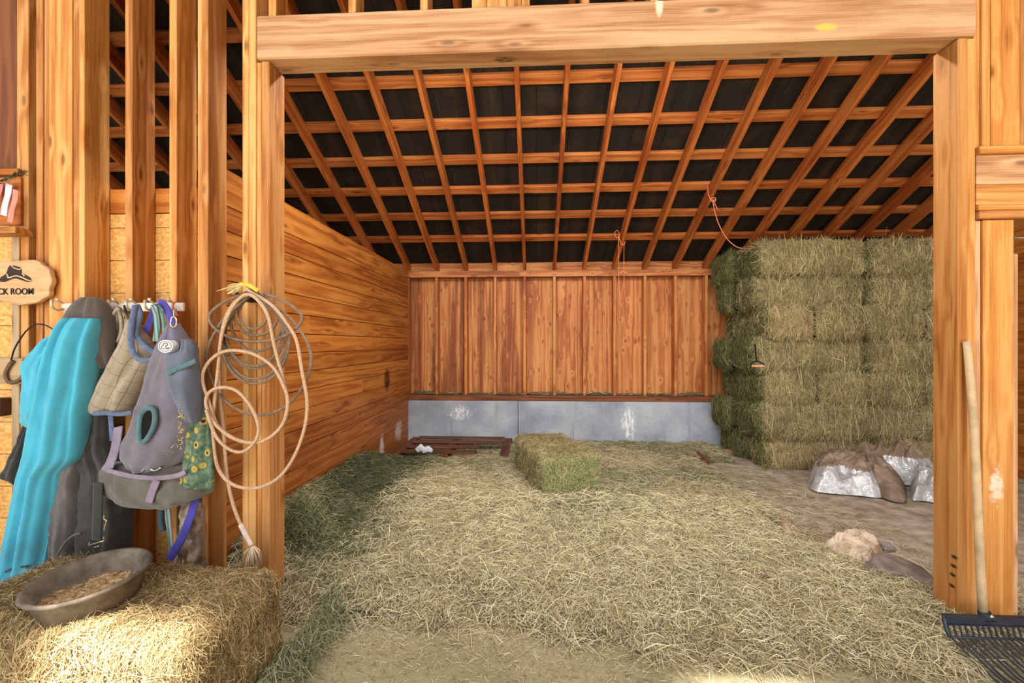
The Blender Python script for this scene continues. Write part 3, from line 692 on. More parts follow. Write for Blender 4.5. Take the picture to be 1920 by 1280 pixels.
# ---- hook rack
RY = 2.262
t = tag(empty('hook_rack', P(228, 576, 2.27)), 'long white hook rack board on the studs, carrying the horse gear', 'hook rack')
a, b = P(114, 584, RY), P(343, 567, RY)
m = MB(); m.box(a.x, b.x, 2.262, 2.279, a.z, b.z); place(bev(m.build('backboard', flat('white_paint', (216, 206, 192), .6)), .003), t)
HK = flat('ivory_metal', (206, 200, 180), .35, .4)
for px in (117, 221, 254, 288, 324):
    m = MB(); p = P(px, 575, 2.26)
    m.tube([p+Vector(q) for q in ((0, 0, -.012), (0, -.02, -.02), (0, -.045, -.012), (0, -.055, .012), (0, -.05, .03))], [.006, .006, .006, .006, .008], 8)
    m.tube([p+Vector((0, .0, .02)), p+Vector((0, -.022, .03)), p+Vector((0, -.028, .042))], [.006, .006, .009], 8)
    place(m.build('hook', HK), t)
# ---- turquoise fleece
t = tag(empty('fleece_blanket', P(170, 575, 2.2)), 'turquoise blue fleece blanket with charcoal top, hanging from the left of the rack to the floor', 'blanket')
t['label'] = 'long turquoise fleece horse blanket with charcoal top hanging at the left of the rack'
YJ = 2.15
loft('charcoal_top', [(558, 154, 186, .05), (566, 147, 195, .09), (580, 138, 202, .12), (600, 126, 208, .13), (625, 114, 211, .13), (650, 120, 211, .11), (672, 170, 209, .08), (690, 196, 207, .05)], YJ+.02, CHAR, t, folds=((1.6, .014, .1, .2), (3.1, .008, .3, .1)))
loft('fleece_drape', [(597, 127, 184, .07, -.02), (612, 122, 184, .12, -.02), (640, 114, 180, .16, -.02), (702, 99, 173, .18, -.02), (740, 90, 167, .18, -.02), (782, 80, 160, .18, -.02), (850, 62, 151, .17, -.02), (890, 52, 121, .16, -.02), (940, 39, 112, .15, -.02), (1000, 25, 99, .14, -.02), (1045, 14, 90, .13), (1066, 8, 86, .13), (1090, 14, 76, .13), (1132, 16, 58, .11), (1154, 27, 48, .06)],
     YJ-.02, BLUE, t, nu=96, nv=110, folds=((2.2, .046, .15, -.3), (4.3, .010, .6, .3)), crease=.004)
loft('shoulder_fold', [(632, 96, 118, .05), (650, 84, 116, .12), (672, 70, 112, .15), (695, 62, 108, .16), (725, 59, 102, .15), (760, 57, 96, .14), (785, 54, 86, .12), (800, 57, 78, .08)], YJ, BLUE, t, folds=((1.1, .02, .2, .5),), crease=.014, seed=4)
loft('right_fold', [(636, 180, 196, .06), (655, 178, 203, .1), (690, 174, 205, .11), (730, 166, 196, .11), (770, 158, 184, .10), (786, 158, 172, .06)], YJ+.06, BLUE, t, folds=((1.2, .015, .3, .2),), seed=7)
loft('lining_panel', [(793, 55, 78, .06), (815, 50, 76, .09), (845, 36, 68, .10), (870, 22, 62, .10), (890, 11, 54, .09), (906, 32, 48, .05)], YJ+.02, BLK, t, folds=((2.2, .02, .1, .3),), crease=.014, seed=9)
m = MB(); m.tube(pxcurve([(10, 1072), (30, 1064), (52, 1062)], 2.06, 20), .006, 6, flat=.5); place(m.build('dark_binding', BLK), t)
m = MB(); m.tube(pxcurve([(24, 1110), (16, 1140), (10, 1165), (8, 1178)], 2.1, 16), [.012]*16, 8); place(m.build('hem_edge', BLK), t)
# ---- black padded coat
t = tag(empty('padded_coat', P(205, 780, 2.2)), 'black and grey padded horse coat with a buckled strap, hanging behind the feed pan', 'coat')
YC = 2.19
loft('padded_body', [(690, 180, 205, .05), (760, 158, 206, .10), (800, 152, 206, .12), (850, 148, 210, .13), (880, 150, 226, .15), (920, 140, 240, .16), (960, 140, 243, .16), (1010, 136, 242, .15), (1066, 118, 238, .13)], YC+.01, BLK, t, folds=((2.3, .016, .2, .3), (4.2, .006, .1, -.3)), crease=.02, seed=2)
loft('grey_panel', [(848, 136, 152, .06), (870, 122, 156, .11), (900, 113, 156, .13), (930, 110, 162, .14), (965, 110, 158, .13), (1000, 104, 152, .12), (1040, 100, 146, .10), (1070, 96, 140, .08)], YC-.04, GRYN, t, folds=((1.2, .022, .35, .5), (2.4, .008, .1, .2)), crease=.014, seed=3)
m = MB(); m.tube(pxcurve([(184, 905), (183, 960), (181, 1012)], 2.06, 24), .026, 8, flat=.14, up=(1, 0, 0)); place(m.build('strap', cloth('black_webbing', (36, 36, 36), .2, 90, 300, .5, .6)), t)
BRS = flat('dull_brass', (196, 178, 140), .35, .7)
m = MB(); m.tube(pxcurve([(166, 1022), (196, 1013)], 2.045, 4), .0035, 6); m.tube(pxcurve([(167, 1022), (168, 1016)], 2.045, 4), .003, 6); m.tube(pxcurve([(195, 1013), (195, 1006)], 2.045, 4), .003, 6); m.tube(pxcurve([(176, 1026), (186, 1023)], 2.045, 4), .003, 6); place(m.build('buckle', BRS), t)
m = MB(); m.tube(pxcurve([(196, 966), (195, 972), (200, 976), (197, 986), (196, 994)], 2.05, 16), .0035, 6); place(m.build('clip', BRS), t)
m = MB(); m.tube(pxcurve([(100, 1058), (110, 1036), (124, 1015), (140, 1002), (152, 1000)], 2.06, 24), .005, 6); place(m.build('piping', flat('light_piping', (98, 94, 90), .7)), t)
# ---- lead rope at the second hook
t = tag(empty('lead_rope', P(222, 580, 2.2)), 'pale grey lead rope looped over the hook beside the blanket', 'rope')
m = MB()
for k, (xl, xr, yb) in enumerate(((213, 232, 668), (218, 236, 655), (210, 228, 640))):
    m.tube(pxcurve([(222, 577, -.03), (xl+2, 592), (xl, 620), (xl+3, yb-10), ((xl+xr)/2, yb), (xr-2, yb-12), (xr, 615), (xr-2, 592), (222, 577, -.03)], 2.225-.012*k, 50), .009, 8)
place(m.build('rope_loops', flat('pale_rope', (158, 146, 130), .9, bump=.5, scale=160)), t)
m = MB(); m.tube(pxcurve([(234, 572), (236, 590), (234, 620), (232, 640)], 2.215, 24), .010, 8, flat=.4); place(m.build('dark_strap', BLK), t)
# ---- plaid quilted fly mask
pk = NT('khaki_plaid'); co = pk.coord(); mp = pk.new('Mapping'); mp.inputs['Rotation'].default_value = (0, math.radians(-28), 0); pk.put(mp.inputs['Vector'], co); sx = pk.new('SeparateXYZ'); pk.put(sx.inputs[0], mp.outputs[0])
l1 = pk.math('LESS_THAN', pk.math('FRACT', pk.math('MULTIPLY', sx.outputs[0], 1/.062)), .045); l2 = pk.math('LESS_THAN', pk.math('FRACT', pk.math('MULTIPLY', sx.outputs[2], 1/.062)), .045)
col = pk.mix(pk.math('MULTIPLY', pk.math('MAXIMUM', l1, l2), .6), pk.ramp(pk.noise(co, 9, 4, .6), [(.3, (142, 128, 110)), (.7, (170, 156, 138))]), rgba((82, 72, 66)))
pk.bump(pk.noise(co, 200, 2, .6), .3, .003); PLAID = pk.fin(col, .85)
t = tag(empty('fly_mask', P(254, 580, 2.2)), 'khaki checked fly mask with blue fleece trim on the middle hook', 'fly mask')
YM_ = 2.17
loft('mask_body', [(598, 244, 256, .04), (620, 240, 268, .08), (650, 228, 286, .11), (678, 214, 291, .13), (705, 202, 278, .14), (735, 190, 262, .14), (760, 180, 252, .13), (773, 178, 248, .10)], YM_, PLAID, t, folds=((1.3, .022, .1, .15), (2.6, .008, .3, .2)), crease=.006)
m = MB(); m.tube(pxcurve([(254, 573, .02), (248, 600), (245, 630), (248, 655, -.01), (257, 671, -.02), (272, 676, -.03), (288, 672, -.02), (298, 664)], 2.10, 60), .012, 10)
m.tube(pxcurve([(258, 573, .02), (263, 590), (257, 610), (256, 628), (266, 642), (280, 655), (294, 664)], 2.125, 60), .012, 10); place(m.build('neck_trim', FLBL), t)
m = MB(); m.tube(pxcurve([(176, 775), (200, 774), (225, 776), (249, 773)], 2.095, 40), .011, 10); place(m.build('hem_trim', FLBL), t)
m = MB(); m.tube(pxcurve([(207, 776), (209, 800), (211, 826)], 2.13, 20), .014, 8, flat=.4, up=(1, 0, 0)); place(m.build('chin_strap', FLBL), t)
# ---- purple straps behind
t = tag(empty('webbing_halter', P(300, 575, 2.2)), 'bright purple webbing halter strap looped over a hook, its tail reaching the straw bale', 'halter')
m = MB(); m.tube(pxcurve([(268, 640, .02), (276, 615), (288, 585), (297, 568, -.02), (308, 572, -.01), (318, 592), (324, 614)], 2.185, 40), .019, 8, flat=.14, up=(.8, 0, .6)); place(m.build('loop', PSTR), t)
m = MB(); m.tube(pxcurve([(368, 932, .02), (356, 970), (340, 1010), (322, 1040), (318, 1050)], 2.16, 30), .022, 8, flat=.12, up=(1, 0, 0)); place(m.build('tail', PSTR), t)
t = tag(empty('striped_strap', P(290, 575, 2.2)), 'teal and white striped strap hanging at the fourth hook, its end showing below the masks', 'strap')
sk = NT('teal_stripes'); co = sk.coord(); sx = sk.new('SeparateXYZ'); sk.put(sx.inputs[0], co)
f = sk.math('LESS_THAN', sk.math('FRACT', sk.math('MULTIPLY', sk.math('ADD', sx.outputs[0], sk.math('MULTIPLY', sx.outputs[2], .1)), 1/.020)), .5); STRP = sk.fin(sk.mix(f, rgba((58, 128, 132)), rgba((164, 158, 150))), .8)
m = MB(); m.tube(pxcurve([(288, 572, -.02), (292, 590), (294, 615), (291, 640)], 2.16, 20), .016, 8, flat=.2, up=(1, 0, 0)); m.tube(pxcurve([(296, 572, -.02), (304, 595), (306, 622)], 2.175, 20), .013, 8, flat=.2, up=(1, 0, 0)); place(m.build('strap_top', STRP), t)
m = MB(); m.tube(pxcurve([(313, 940), (316, 980), (320, 1010), (321, 1032)], 2.2, 20), [.017-.0003*i for i in range(20)], 8, flat=.3, up=(1, 0, 0)); place(m.build('strap_end', STRP), t)
m = MB(); m.tube(pxcurve([(303, 950), (302, 975), (306, 995)], 2.215, 20), .014, 8); place(m.build('tassel', flat('slate_tassel', (70, 84, 92), .9, bump=.8, scale=80)), t)
# ---- grey purple fly mask with round badge
t = tag(empty('fly_mask', P(326, 600, 2.15)), 'grey purple fly mask with round white badge and eye hole on the right hook', 'fly mask')
YP = 2.10
loft('mask_body', [(606, 321, 333, .05), (625, 313, 344, .09), (650, 302, 356, .13), (680, 292, 362, .16), (720, 283, 366, .19), (765, 268, 374, .21), (800, 256, 376, .21), (830, 240, 373, .20), (852, 236, 360, .18), (868, 241, 334, .14), (881, 248, 302, .08)], YP, PURP, t, nu=80, nv=80, folds=((1.2, .02, .55, .2), (2.7, .008, .2, .3)), crease=.010, seed=5)
loft('cheek_flap', [(636, 345, 360, .05, .02), (655, 346, 367, .08), (672, 316, 369, .09), (690, 318, 370, .11), (720, 326, 372, .12), (760, 340, 374, .10), (790, 352, 375, .05)], YP-.065, SLATE, t, folds=((1.5, .01, .3, .2),), crease=.008, seed=6)
m = MB(); m.tube(pxcurve([(315, 700), (330, 692), (350, 684), (367, 676)], YP-.128, 30), .011, 8, flat=.5); place(m.build('flap_binding', TEAL), t)
eye = [(268, 772), (278, 765), (288, 768), (291, 782), (288, 800), (279, 818), (268, 829), (262, 822), (261, 800), (263, 784)]
pts = pxcurve(eye, YP-.137, 60, True)
m = MB(); m.tube(pts, .011, 8, closed=True); place(m.build('eye_hole_trim', TEAL), t)
c = sum(pts, Vector())/len(pts); m = MB(); m.add([c+Vector((0, .004, 0))]+[p+Vector((0, .004, 0)) for p in pts], [(0, i+1, (i+1) % len(pts)+1) for i in range(len(pts))]); m.add([c+Vector((0, .008, 0))]+[p+Vector((0, .008, 0)) for p in pts], [(0, (i+1) % len(pts)+1, i+1) for i in range(len(pts))]); place(m.build('eye_hole_shade', flat('hole_shade', (16, 14, 16), .9)), t)  # black disc stands in for the shaded inside of the eye hole
bc = P(312, 649, YP-.088); m = MB(); n = 40
e = [(bc.x+.036*math.cos(2*PI*k/n), bc.z+.030*math.sin(2*PI*k/n)) for k in range(n)]; m.prism(e, bc.y-.006, bc.y+.03); bdg = place(fixn(m.build('badge', flat('badge_white', (224, 222, 220), .6, var=.03))), t)
m = MB(); y = bc.y-.0075
m.tube([(bc.x+.029*math.cos(q), y, bc.z+.023*math.sin(q)) for q in [2*PI*k/30 for k in range(30)]], .0012, 5, closed=True)
m.tube([(bc.x+dx, y, bc.z+dz) for dx, dz in ((-.02, -.006), (-.012, .004), (-.004, .014), (.006, .016), (.012, .010), (.010, .002), (.002, .004), (.004, -.006), (.012, -.008), (.02, -.006))], .0018, 5)
m.tube([(bc.x+dx, y, bc.z+dz) for dx, dz in ((-.02, -.010), (-.006, -.012), (.008, -.012), (.02, -.010))], .0016, 5); mk_ = m.build('badge_mark', flat('badge_ink', (70, 66, 70), .6)); mk_.location = -Vector(t.location); mk_.parent = bdg; mk_.location = -Vector(t.location)-Vector(bdg.location)
m = MB(); rr = random.Random(5)
for q in range(90):
    u = rr.random(); px = 322+18*math.sin(u*2.6)+rr.gauss(0, 4.5); py = 718+u*128+rr.gauss(0, 3); p = P(px, py, YP-.118+.012*rr.random()+.02*abs(u-.5)); s_ = rr.uniform(.002, .005)
    a = Vector((rr.gauss(0, 1), rr.gauss(0, .5), rr.gauss(0, 1))).normalized()*s_*1.6; m.tube([p-a, p+a], s_*.35, 4)
o = place(m.build('chaff_flecks', flat('chaff', (206, 186, 110), .8)), t); o['kind'] = 'stuff'
CHR = flat('worn_chrome', (190, 186, 180), .3, .85)
m = MB(); m.tube(pxcurve([(322, 596), (327, 594), (331, 600), (330, 610), (325, 613), (320, 608)], YP-.045, 40, True), .0035, 8, closed=True); m.tube(pxcurve([(326, 594), (326, 580)], YP-.03, 6), .003, 6); place(m.build('snap_hook', CHR), t)
m = MB(); m.tube(pxcurve([(326, 582), (324, 572), (328, 566)], 2.19, 12), .004, 6); m.tube(pxcurve([(328, 580), (333, 592)], 2.18, 8), .006, 6); place(m.build('clip_strap', flat('rust_red', (150, 72, 52), .6)), t)
# ---- grey canvas nose bag behind it
t = tag(empty('nose_bag', P(290, 900, 2.15)), 'dusty grey canvas feed bag with mauve straps below the badge fly mask', 'feed bag')
loft('bag_body', [(868, 204, 352, .10), (880, 197, 356, .17), (895, 198, 372, .20), (910, 202, 392, .21), (922, 208, 394, .20), (934, 219, 368, .18), (944, 236, 344, .12), (950, 258, 326, .06)], 2.14, GREYC, t, nu=80, folds=((2.1, .014, .3, .3),), crease=.018, seed=8)
m = MB(); m.tube(pxcurve([(222, 800, .06), (216, 840, .02), (206, 870), (199, 884)], 2.06, 24), .026, 8, flat=.14, up=(1, 0, .3)); m.tube(pxcurve([(198, 880, .04), (218, 886), (250, 893), (290, 896), (330, 892), (348, 884)], 2.03, 40), .012, 8, flat=.3, up=(0, 0, 1)); m.tube(pxcurve([(294, 900), (286, 920), (279, 942)], 2.028, 16), .019, 8, flat=.12, up=(1, 0, 0)); m.tube(pxcurve([(352, 840, .07), (356, 870, .02), (345, 896)], 2.045, 16), .022, 8, flat=.12, up=(1, 0, 0)); place(m.build('webbing', WEBG), t)
m = MB(); m.tube(pxcurve([(266, 884), (276, 876), (290, 882), (302, 876)], 2.03, 20), .006, 6); place(m.build('metal_ring', CHR), t)
# ---- peacock print cloth
fk = NT('peacock_print'); co = fk.coord(); cv = fk.new('TexVoronoi', feature='F1'); fk.put(cv.inputs['Vector'], fk.vmath('MULTIPLY', co, (1, 0, .72))); cv.inputs['Scale'].default_value = 25; cv.inputs['Randomness'].default_value = .55
d = cv.outputs['Distance']
base = fk.ramp(fk.noise(co, 26, 4, .7), [(.3, (44, 62, 50)), (.5, (80, 104, 88)), (.7, (128, 142, 116))])
eyec = fk.ramp(d, [(0, (34, 24, 44)), (.12, (60, 40, 70)), (.16, (170, 146, 62)), (.27, (176, 158, 84)), (.33, (98, 110, 62))])
PEA = fk.fin(fk.mix(fk.map(d, .40, .34), base, eyec), .75)
t = tag(empty('peacock_cloth', P(372, 770, 2.2)), 'green peacock feather print cloth hanging behind the right edge of the badge fly mask', 'cloth')
loft('printed_cloth', [(742, 366, 381, .03), (780, 362, 391, .05), (830, 352, 397, .06), (870, 345, 400, .06), (900, 340, 402, .06), (914, 350, 401, .05)], 2.075, PEA, t, folds=((2, .012, .2, .2),), crease=.010, seed=12)
m = MB(); m.tube(pxcurve([(370, 742), (376, 734), (382, 742)], 2.2, 12), .01, 8); place(m.build('dark_tie', BLK), t)
# ---- crumpled paper sack tucked between the studs
def crumple(name, outl, h, mats, seed=0, nr=26, nt=90, prof=2.2, sharp=.35, sc=6, z0=0.0, parent=None, peak=(0, 0), mi_fn=None, tilt=None, edge=.012):
    """crumpled sheet lying as a heap: floor outline (x,y), height profile and sharp creases"""
    o_ = catmull(list(outl)+[outl[0]], nt+1)[:-1]; cx, cy = o_.mean(0); cx += peak[0]; cy += peak[1]; V = []; H = []
    for i in range(nr+1):
        q = i/nr
        for k in range(nt):
            x = cx+(o_[k][0]-cx)*q; y = cy+(o_[k][1]-cy)*q
            rg = 1-abs(noise.noise(Vector((x*sc, y*sc, seed))))*2; r2 = 1-abs(noise.noise(Vector((x*sc*2.3+4, y*sc*2.3, seed+5))))*2
            zz = h*(1-q**prof)*(1+sharp*(rg-.5)*1.4+sharp*.5*(r2-.5))
            if tilt: zz *= 1+tilt[0]*(x-cx)+tilt[1]*(y-cy)
            zz = max(zz, 0)+edge*(1-q)
            w_ = .02*noise.noise(Vector((x*9, y*9, seed+9)))*(1-q)*3
            V.append((x+w_, y-w_*.6, z0+zz)); H.append(zz)
    m = MB(); Fs = []; Mi = []
    for i in range(nr):
        for k in range(nt): Fs.append((i*nt+k, (i+1)*nt+k, (i+1)*nt+(k+1) % nt, i*nt+(k+1) % nt))
    m.add(V, Fs, 0, False)
    if mi_fn: m.mi = [mi_fn(*np.mean([V[j] for j in f], 0)) for f in Fs]
    o = m.build(name, mats, None)
    sub = o.modifiers.new('soft', 'SUBSURF'); sub.levels = sub.render_levels = 1
    if parent: place(o, parent)
    return o
t = loft('paper_sack', [(938, 352, 378, .05), (960, 346, 384, .09), (990, 342, 384, .11), (1020, 336, 384, .12), (1050, 332, 388, .12), (1068, 334, 392, .1)], 2.28, cloth('dirty_paper', (176, 160, 142), .2, 18, 60, .8, .9, ((70, 60, 54), 12, .8)), None, folds=((3, .02, .1, .2), (5.3, .012, .3, .5)), crease=.04, seed=14)
tag(t, 'crumpled dirty white paper sack tucked between the studs above the straw bale', 'sack')
# ---- lariats
GRP_ = flat('grey_rope', (122, 102, 86), .85, var=.16, scale=90, bump=.6); TANR = flat('tan_rope', (184, 152, 124), .85, var=.12, scale=120, bump=.6)
YLR = 2.205
pts = []
for i, (l, r, bt, dx) in enumerate(((448, 502, 617, 0), (439, 521, 629, 0), (433, 529, 658, 0), (420, 533, 690, 0), (423, 531, 686, 0), (416, 540, 710, 0), (414, 542, 719, 0), (388, 583, 778, 0), (392, 566, 640, 0))):
    top = 550-(i % 3)*3; cxp = (l+r)/2
    for k in range(12):
        q = 2*PI*k/12; x = cxp-(r-l)/2*math.sin(q); y = (top+bt)/2-(bt-top)/2*math.cos(q)
        w_ = max(0, math.cos(q))**2*.75; x = x*(1-w_)+474*w_
        pts.append((x, y, -.010*i+.008*math.sin(q*2+i)))
t = tag(empty('lariat_rope', P(474, 560, YLR)), 'coiled grey brown lariat rope with small nested loops hung on the left jamb', 'rope', 'lariats on the left jamb')
m = MB(); m.tube(pxcurve(pts, YLR, 520), .0074, 8); place(m.build('coil', GRP_), t)
s4 = lambda L_: [(360+x/1.939, 500+y/1.939, *z_) for x, y, *z_ in L_]
A_ = s4([(150, 80), (175, 64), (215, 92), (290, 140), (345, 205), (380, 270), (400, 380), (418, 490), (408, 590), (368, 695), (310, 770), (230, 805), (150, 792), (100, 742), (80, 660), (76, 560), (84, 470), (95, 370), (108, 250), (145, 150), (205, 100),
         (270, 165), (300, 290), (332, 410), (347, 490), (337, 560), (300, 608), (240, 637), (165, 630), (95, 580), (58, 480), (38, 405), (58, 350), (105, 312), (165, 304), (235, 322), (296, 366), (336, 440), (348, 500), (330, 570), (285, 618), (225, 640), (150, 622), (85, 572), (52, 505), (60, 460), (105, 438), (165, 452), (218, 515), (242, 585), (228, 636), (185, 671), (135, 662), (85, 612), (52, 520)])
A_ = [(x, y, -.105-.0012*i) for i, (x, y) in enumerate(A_)]
t = tag(empty('lariat_rope', P(474, 556, YLR)), 'tan lariat rope in big loops, its tassel end hanging down the left jamb', 'rope', 'lariats on the left jamb')
m = MB(); m.tube(pxcurve(A_, YLR, 420), .0080, 8)
m.tube(pxcurve([(x, y, -.075) for x, y in s4([(205, 100), (150, 135), (115, 210), (100, 320), (102, 460), (115, 610), (126, 750), (148, 860), (178, 940)])], YLR, 90), .0078, 8); place(m.build('coil', TANR), t)
m = MB(); m.tube(pxcurve([(x, y, -.075) for x, y in s4([(176, 936), (195, 975), (216, 1012)])], YLR, 14), .011, 8); place(m.build('end_wrap', flat('white_tape', (216, 200, 188), .8)), t)
def tassel(name, p0, dirv, L, spread, cnt, mat, parent, seed):
    rr = random.Random(seed); m = MB(); dirv = Vector(dirv).normalized()
    for _ in range(cnt):
        a = Vector((rr.gauss(0, 1), rr.gauss(0, .7), rr.gauss(0, .5)))*spread; e = p0+dirv*L*rr.uniform(.75, 1.1)+a
        m.tube([p0+a*.15, p0+dirv*L*.4+a*.75, e], [.003, .003, .0018], 5)
    return place(m.build(name, mat), parent)
TAS = flat('frayed_rope', (206, 184, 160), .95)
tassel('tassel', pxcurve([(360+220/1.939, 500+1018/1.939, -.075)]*2, YLR, 2)[0], (.02, 0, -1), .088, .022, 60, TAS, t, 1)
tassel('frayed_end', pxcurve([(360+178/1.939, 500+68/1.939, -.11)]*2, YLR, 2)[0], (-1, 0, -.45), .055, .018, 60, flat('frayed_top', (206, 184, 132), .95), t, 2)
m = MB(); m.tube(pxcurve([(x, y, -.112) for x, y in s4([(176, 64), (205, 66), (240, 88)])], YLR, 12), .0098, 8); place(m.build('yellow_wrap', flat('yellow_tape', (226, 176, 66), .6)), t)
m = MB(); p = P(476, 560, 2.28); m.box(p.x-.02, p.x+.03, 2.245, 2.279, p.z-.02, p.z+.015); m.tube([p+Vector((0, -.03, 0)), p+Vector((0, -.12, .0)), p+Vector((0, -.145, .03))], .009, 8)
tag(m.build('rope_hook', flat('black_iron', (40, 36, 36), .6)), 'dark iron hook on the left jamb holding the lariats', 'hook')
# ---- sign, horseshoe plaque, ribbons
SG = NT('sign_wood'); co = SG.coord(); SGM = SG.fin(SG.ramp(SG.noise(SG.vmath('MULTIPLY', co, (3, 3, 22)), 2, 4, .6), [(.3, (180, 140, 102)), (.7, (208, 170, 130))]), .7)
YS_ = 2.235
t = tag(empty('wooden_sign', P(29, 570, YS_)), 'live-edge wooden TACK ROOM sign with a dark cowboy hat, at the left edge', 'sign')
ol = [(-38, 492), (-10, 489), (30, 488), (66, 487), (80, 497), (91, 503), (94, 516), (97, 526), (92, 540), (91, 553), (80, 560), (68, 567), (50, 570), (34, 572), (18, 568), (0, 564), (-22, 566), (-40, 556), (-46, 540), (-41, 520)]
m = MB(); m.prism(outline_px(ol, YS_, 90), YS_, YS_+.028); slab = place(bev(fixn(m.build('slab', SGM)), .006, 2), t)
INK = flat('burnt_ink', (58, 44, 40), .8); CREAM = flat('carved_cream', (224, 190, 150), .8)
sc5 = lambda L_: [(x/2.667, 280+y/2.667) for x, y in L_]
m = MB(); m.prism(outline_px(sc5([(-2, 660), (8, 640), (30, 626), (38, 612), (46, 590), (58, 580), (84, 584), (106, 594), (112, 622), (130, 628), (150, 640), (158, 656), (140, 662), (110, 654), (80, 645), (50, 652), (25, 662)]), YS_, 60), YS_-.004, YS_+.002); place(fixn(m.build('hat_emblem', INK)), t)
m = MB(); m.tube(pxcurve(sc5([(38, 640), (50, 640), (80, 632), (110, 640), (135, 652), (155, 656)]), YS_-.004, 30), .003, 6); m.tube(pxcurve(sc5([(58, 580), (70, 592), (95, 600), (106, 596)]), YS_-.004, 20), .0025, 6); m.tube(pxcurve(sc5([(34, 622), (42, 640)]), YS_-.004, 6), .003, 6); m.tube(pxcurve(sc5([(112, 620), (122, 634)]), YS_-.004, 6), .003, 6); place(m.build('hat_lines', CREAM), t)
def text(s, name, p, h, width, mat, parent, depth=.002):
    cu = bpy.data.curves.new('txt', 'FONT'); cu.body = s; cu.size = 1; cu.extrude = .02; cu.offset = .012
    ob = bpy.data.objects.new('txt', cu); C.objects.link(ob); dg = bpy.context.evaluated_depsgraph_get(); me = bpy.data.meshes.new_from_object(ob.evaluated_get(dg)); bpy.data.objects.remove(ob)
    co_ = np.array([v.co[:] for v in me.vertices]); mn, mx = co_.min(0), co_.max(0)
    for v in me.vertices: v.co = (p.x+(v.co.x-mn[0])/(mx[0]-mn[0])*width, p.y-(v.co.z-mn[2])/(mx[2]-mn[2])*depth, p.z+(v.co.y-mn[1])/(mx[1]-mn[1])*h)
    me.materials.clear(); me.materials.append(mat); me.name = name
    o = bpy.data.objects.new(name, me); C.objects.link(o); return place(o, parent)
a, b = P(-22, 552.5, YS_), P(63.5, 540, YS_); text('TACK ROOM', 'lettering', a+Vector((0, -.0005, 0)), b.z-a.z, b.x-a.x, INK, t, .003)
t = tag(empty('horseshoe_plaque', P(50, 700, 2.25)), 'weathered board plaque with an old horseshoe and a wire hanger', 'plaque')
a, b = P(-30, 719, 2.262), P(101, 671, 2.262); m = MB(); m.box(a.x, b.x, 2.262, 2.28, a.z, b.z); place(bev(m.build('plaque_board', wood('grey', 'X', 'object')), .003), t)
m = MB(); hs = pxcurve([(24, 676), (15, 688), (10, 702), (14, 714), (24, 717), (38, 710), (46, 696), (48, 682), (45, 673)], 2.25, 50); m.tube(hs, .010, 8, flat=.7); place(m.build('horseshoe', flat('rusty_iron', (112, 84, 66), .7, .3)), t)
m = MB(); wp = pxcurve([(22, 674), (27, 656), (38, 636), (52, 618), (68, 608), (84, 609), (98, 616), (112, 628)], 2.245, 60); m.tube(wp, .0026, 6)
for i in range(0, 56, 3): m.tube([wp[i]+Vector((0, -.004, -.003)), wp[i+3]+Vector((0, -.003, .003))], .0022, 5)
place(m.build('wire_hanger', flat('dark_wire', (66, 50, 44), .6, .4)), t)
SHW = 'stud'
t = tag(empty('ribbon_shelf', P(0, 380, 2.25)), 'small framed shelf at the left edge behind the prize ribbons', 'shelf')
a, b = P(-60, 330, 2.27), P(37, 316, 2.27); board('top_rail', a.x, b.x, 2.262, 2.288, a.z, b.z, 'plank', t, .003, 'X')
a, b = P(-60, 423, 2.27), P(36, 330, 2.27); board('back_board', a.x, b.x, 2.276, 2.289, a.z+.002, b.z-.002, 'rafter', t, .002, 'X')
a, b = P(-60, 438, 2.2), P(28, 424, 2.2); board('ledge', a.x, b.x, 2.2, 2.288, a.z, b.z-.001, 'stud', t, .003, 'X')
a, b = P(17, 1000, 2.27), P(31, 440, 2.27); o = board('wooden_batten', a.x, b.x, 2.281, 2.2895, 0, b.z, 'grey', None, .002); tag(o, 'pale weathered batten running down behind the sign at the left edge', 'batten')
def ribbon(px0, py0, px1, py1, w_, c, lab, Y):
    m = MB(); m.tube(pxcurve([(px0, py0), ((px0*2+px1)/3+1, (py0*2+py1)/3, .008), ((px0+px1*2)/3-1, (py0+py1*2)/3, -.006), (px1, py1)], Y, 24), w_, 8, flat=.10, up=(1, 0, 0))
    tag(m.build('prize_ribbon', cloth('ribbon_'+lab.split()[0], c, .06, 40)), lab, 'ribbon', 'prize ribbons at the left edge')
ribbon(17, 345, 7, 404, .019, (214, 206, 222), 'white prize ribbon hanging at the left edge between two pink ones', 2.245)
ribbon(30, 356, 19, 417, .017, (226, 128, 112), 'salmon pink prize ribbon hanging rightmost at the left edge', 2.235)
ribbon(1, 344, -6, 384, .015, (214, 112, 116), 'rose pink prize ribbon cut by the left frame edge', 2.255)
m = MB(); st = pxcurve([(-6, 342), (12, 334), (28, 327), (46, 322)], 2.22, 30); m.tube(st, .004, 6); rr = random.Random(2)
for i in range(0, 30, 1):
    for s_ in (-1, 1): p = st[i]; m.tube([p, p+Vector((rr.uniform(.01, .035), rr.uniform(-.015, .01), s_*rr.uniform(.004, .016)))], [.002, .0012], 4)
tag(m.build('evergreen_sprig', flat('dark_evergreen', (64, 76, 48), .8)), 'dark green sprig above the prize ribbons', 'sprig')
a, b = P(-14, 779, 2.4), P(11, 746, 2.4); m = MB(); m.box(a.x, b.x, 2.37, 2.428, a.z, b.z); tag(bev(m.build('switch_box', flat('brown_box', (70, 52, 40), .7)), .004), 'small dark brown box on the strand board at the left edge', 'box')
m = MB(); m.tube([F(-12, 1102, .02)+Vector((0, .1, 0)), F(0, 1108, .012), F(8, 1112, .012), F(15, 1110, .012)], .008, 8); tag(m.build('yellow_cord', flat('yellow_plastic', (222, 178, 54), .5)), 'yellow cord on the floor left of the blanket', 'cord')
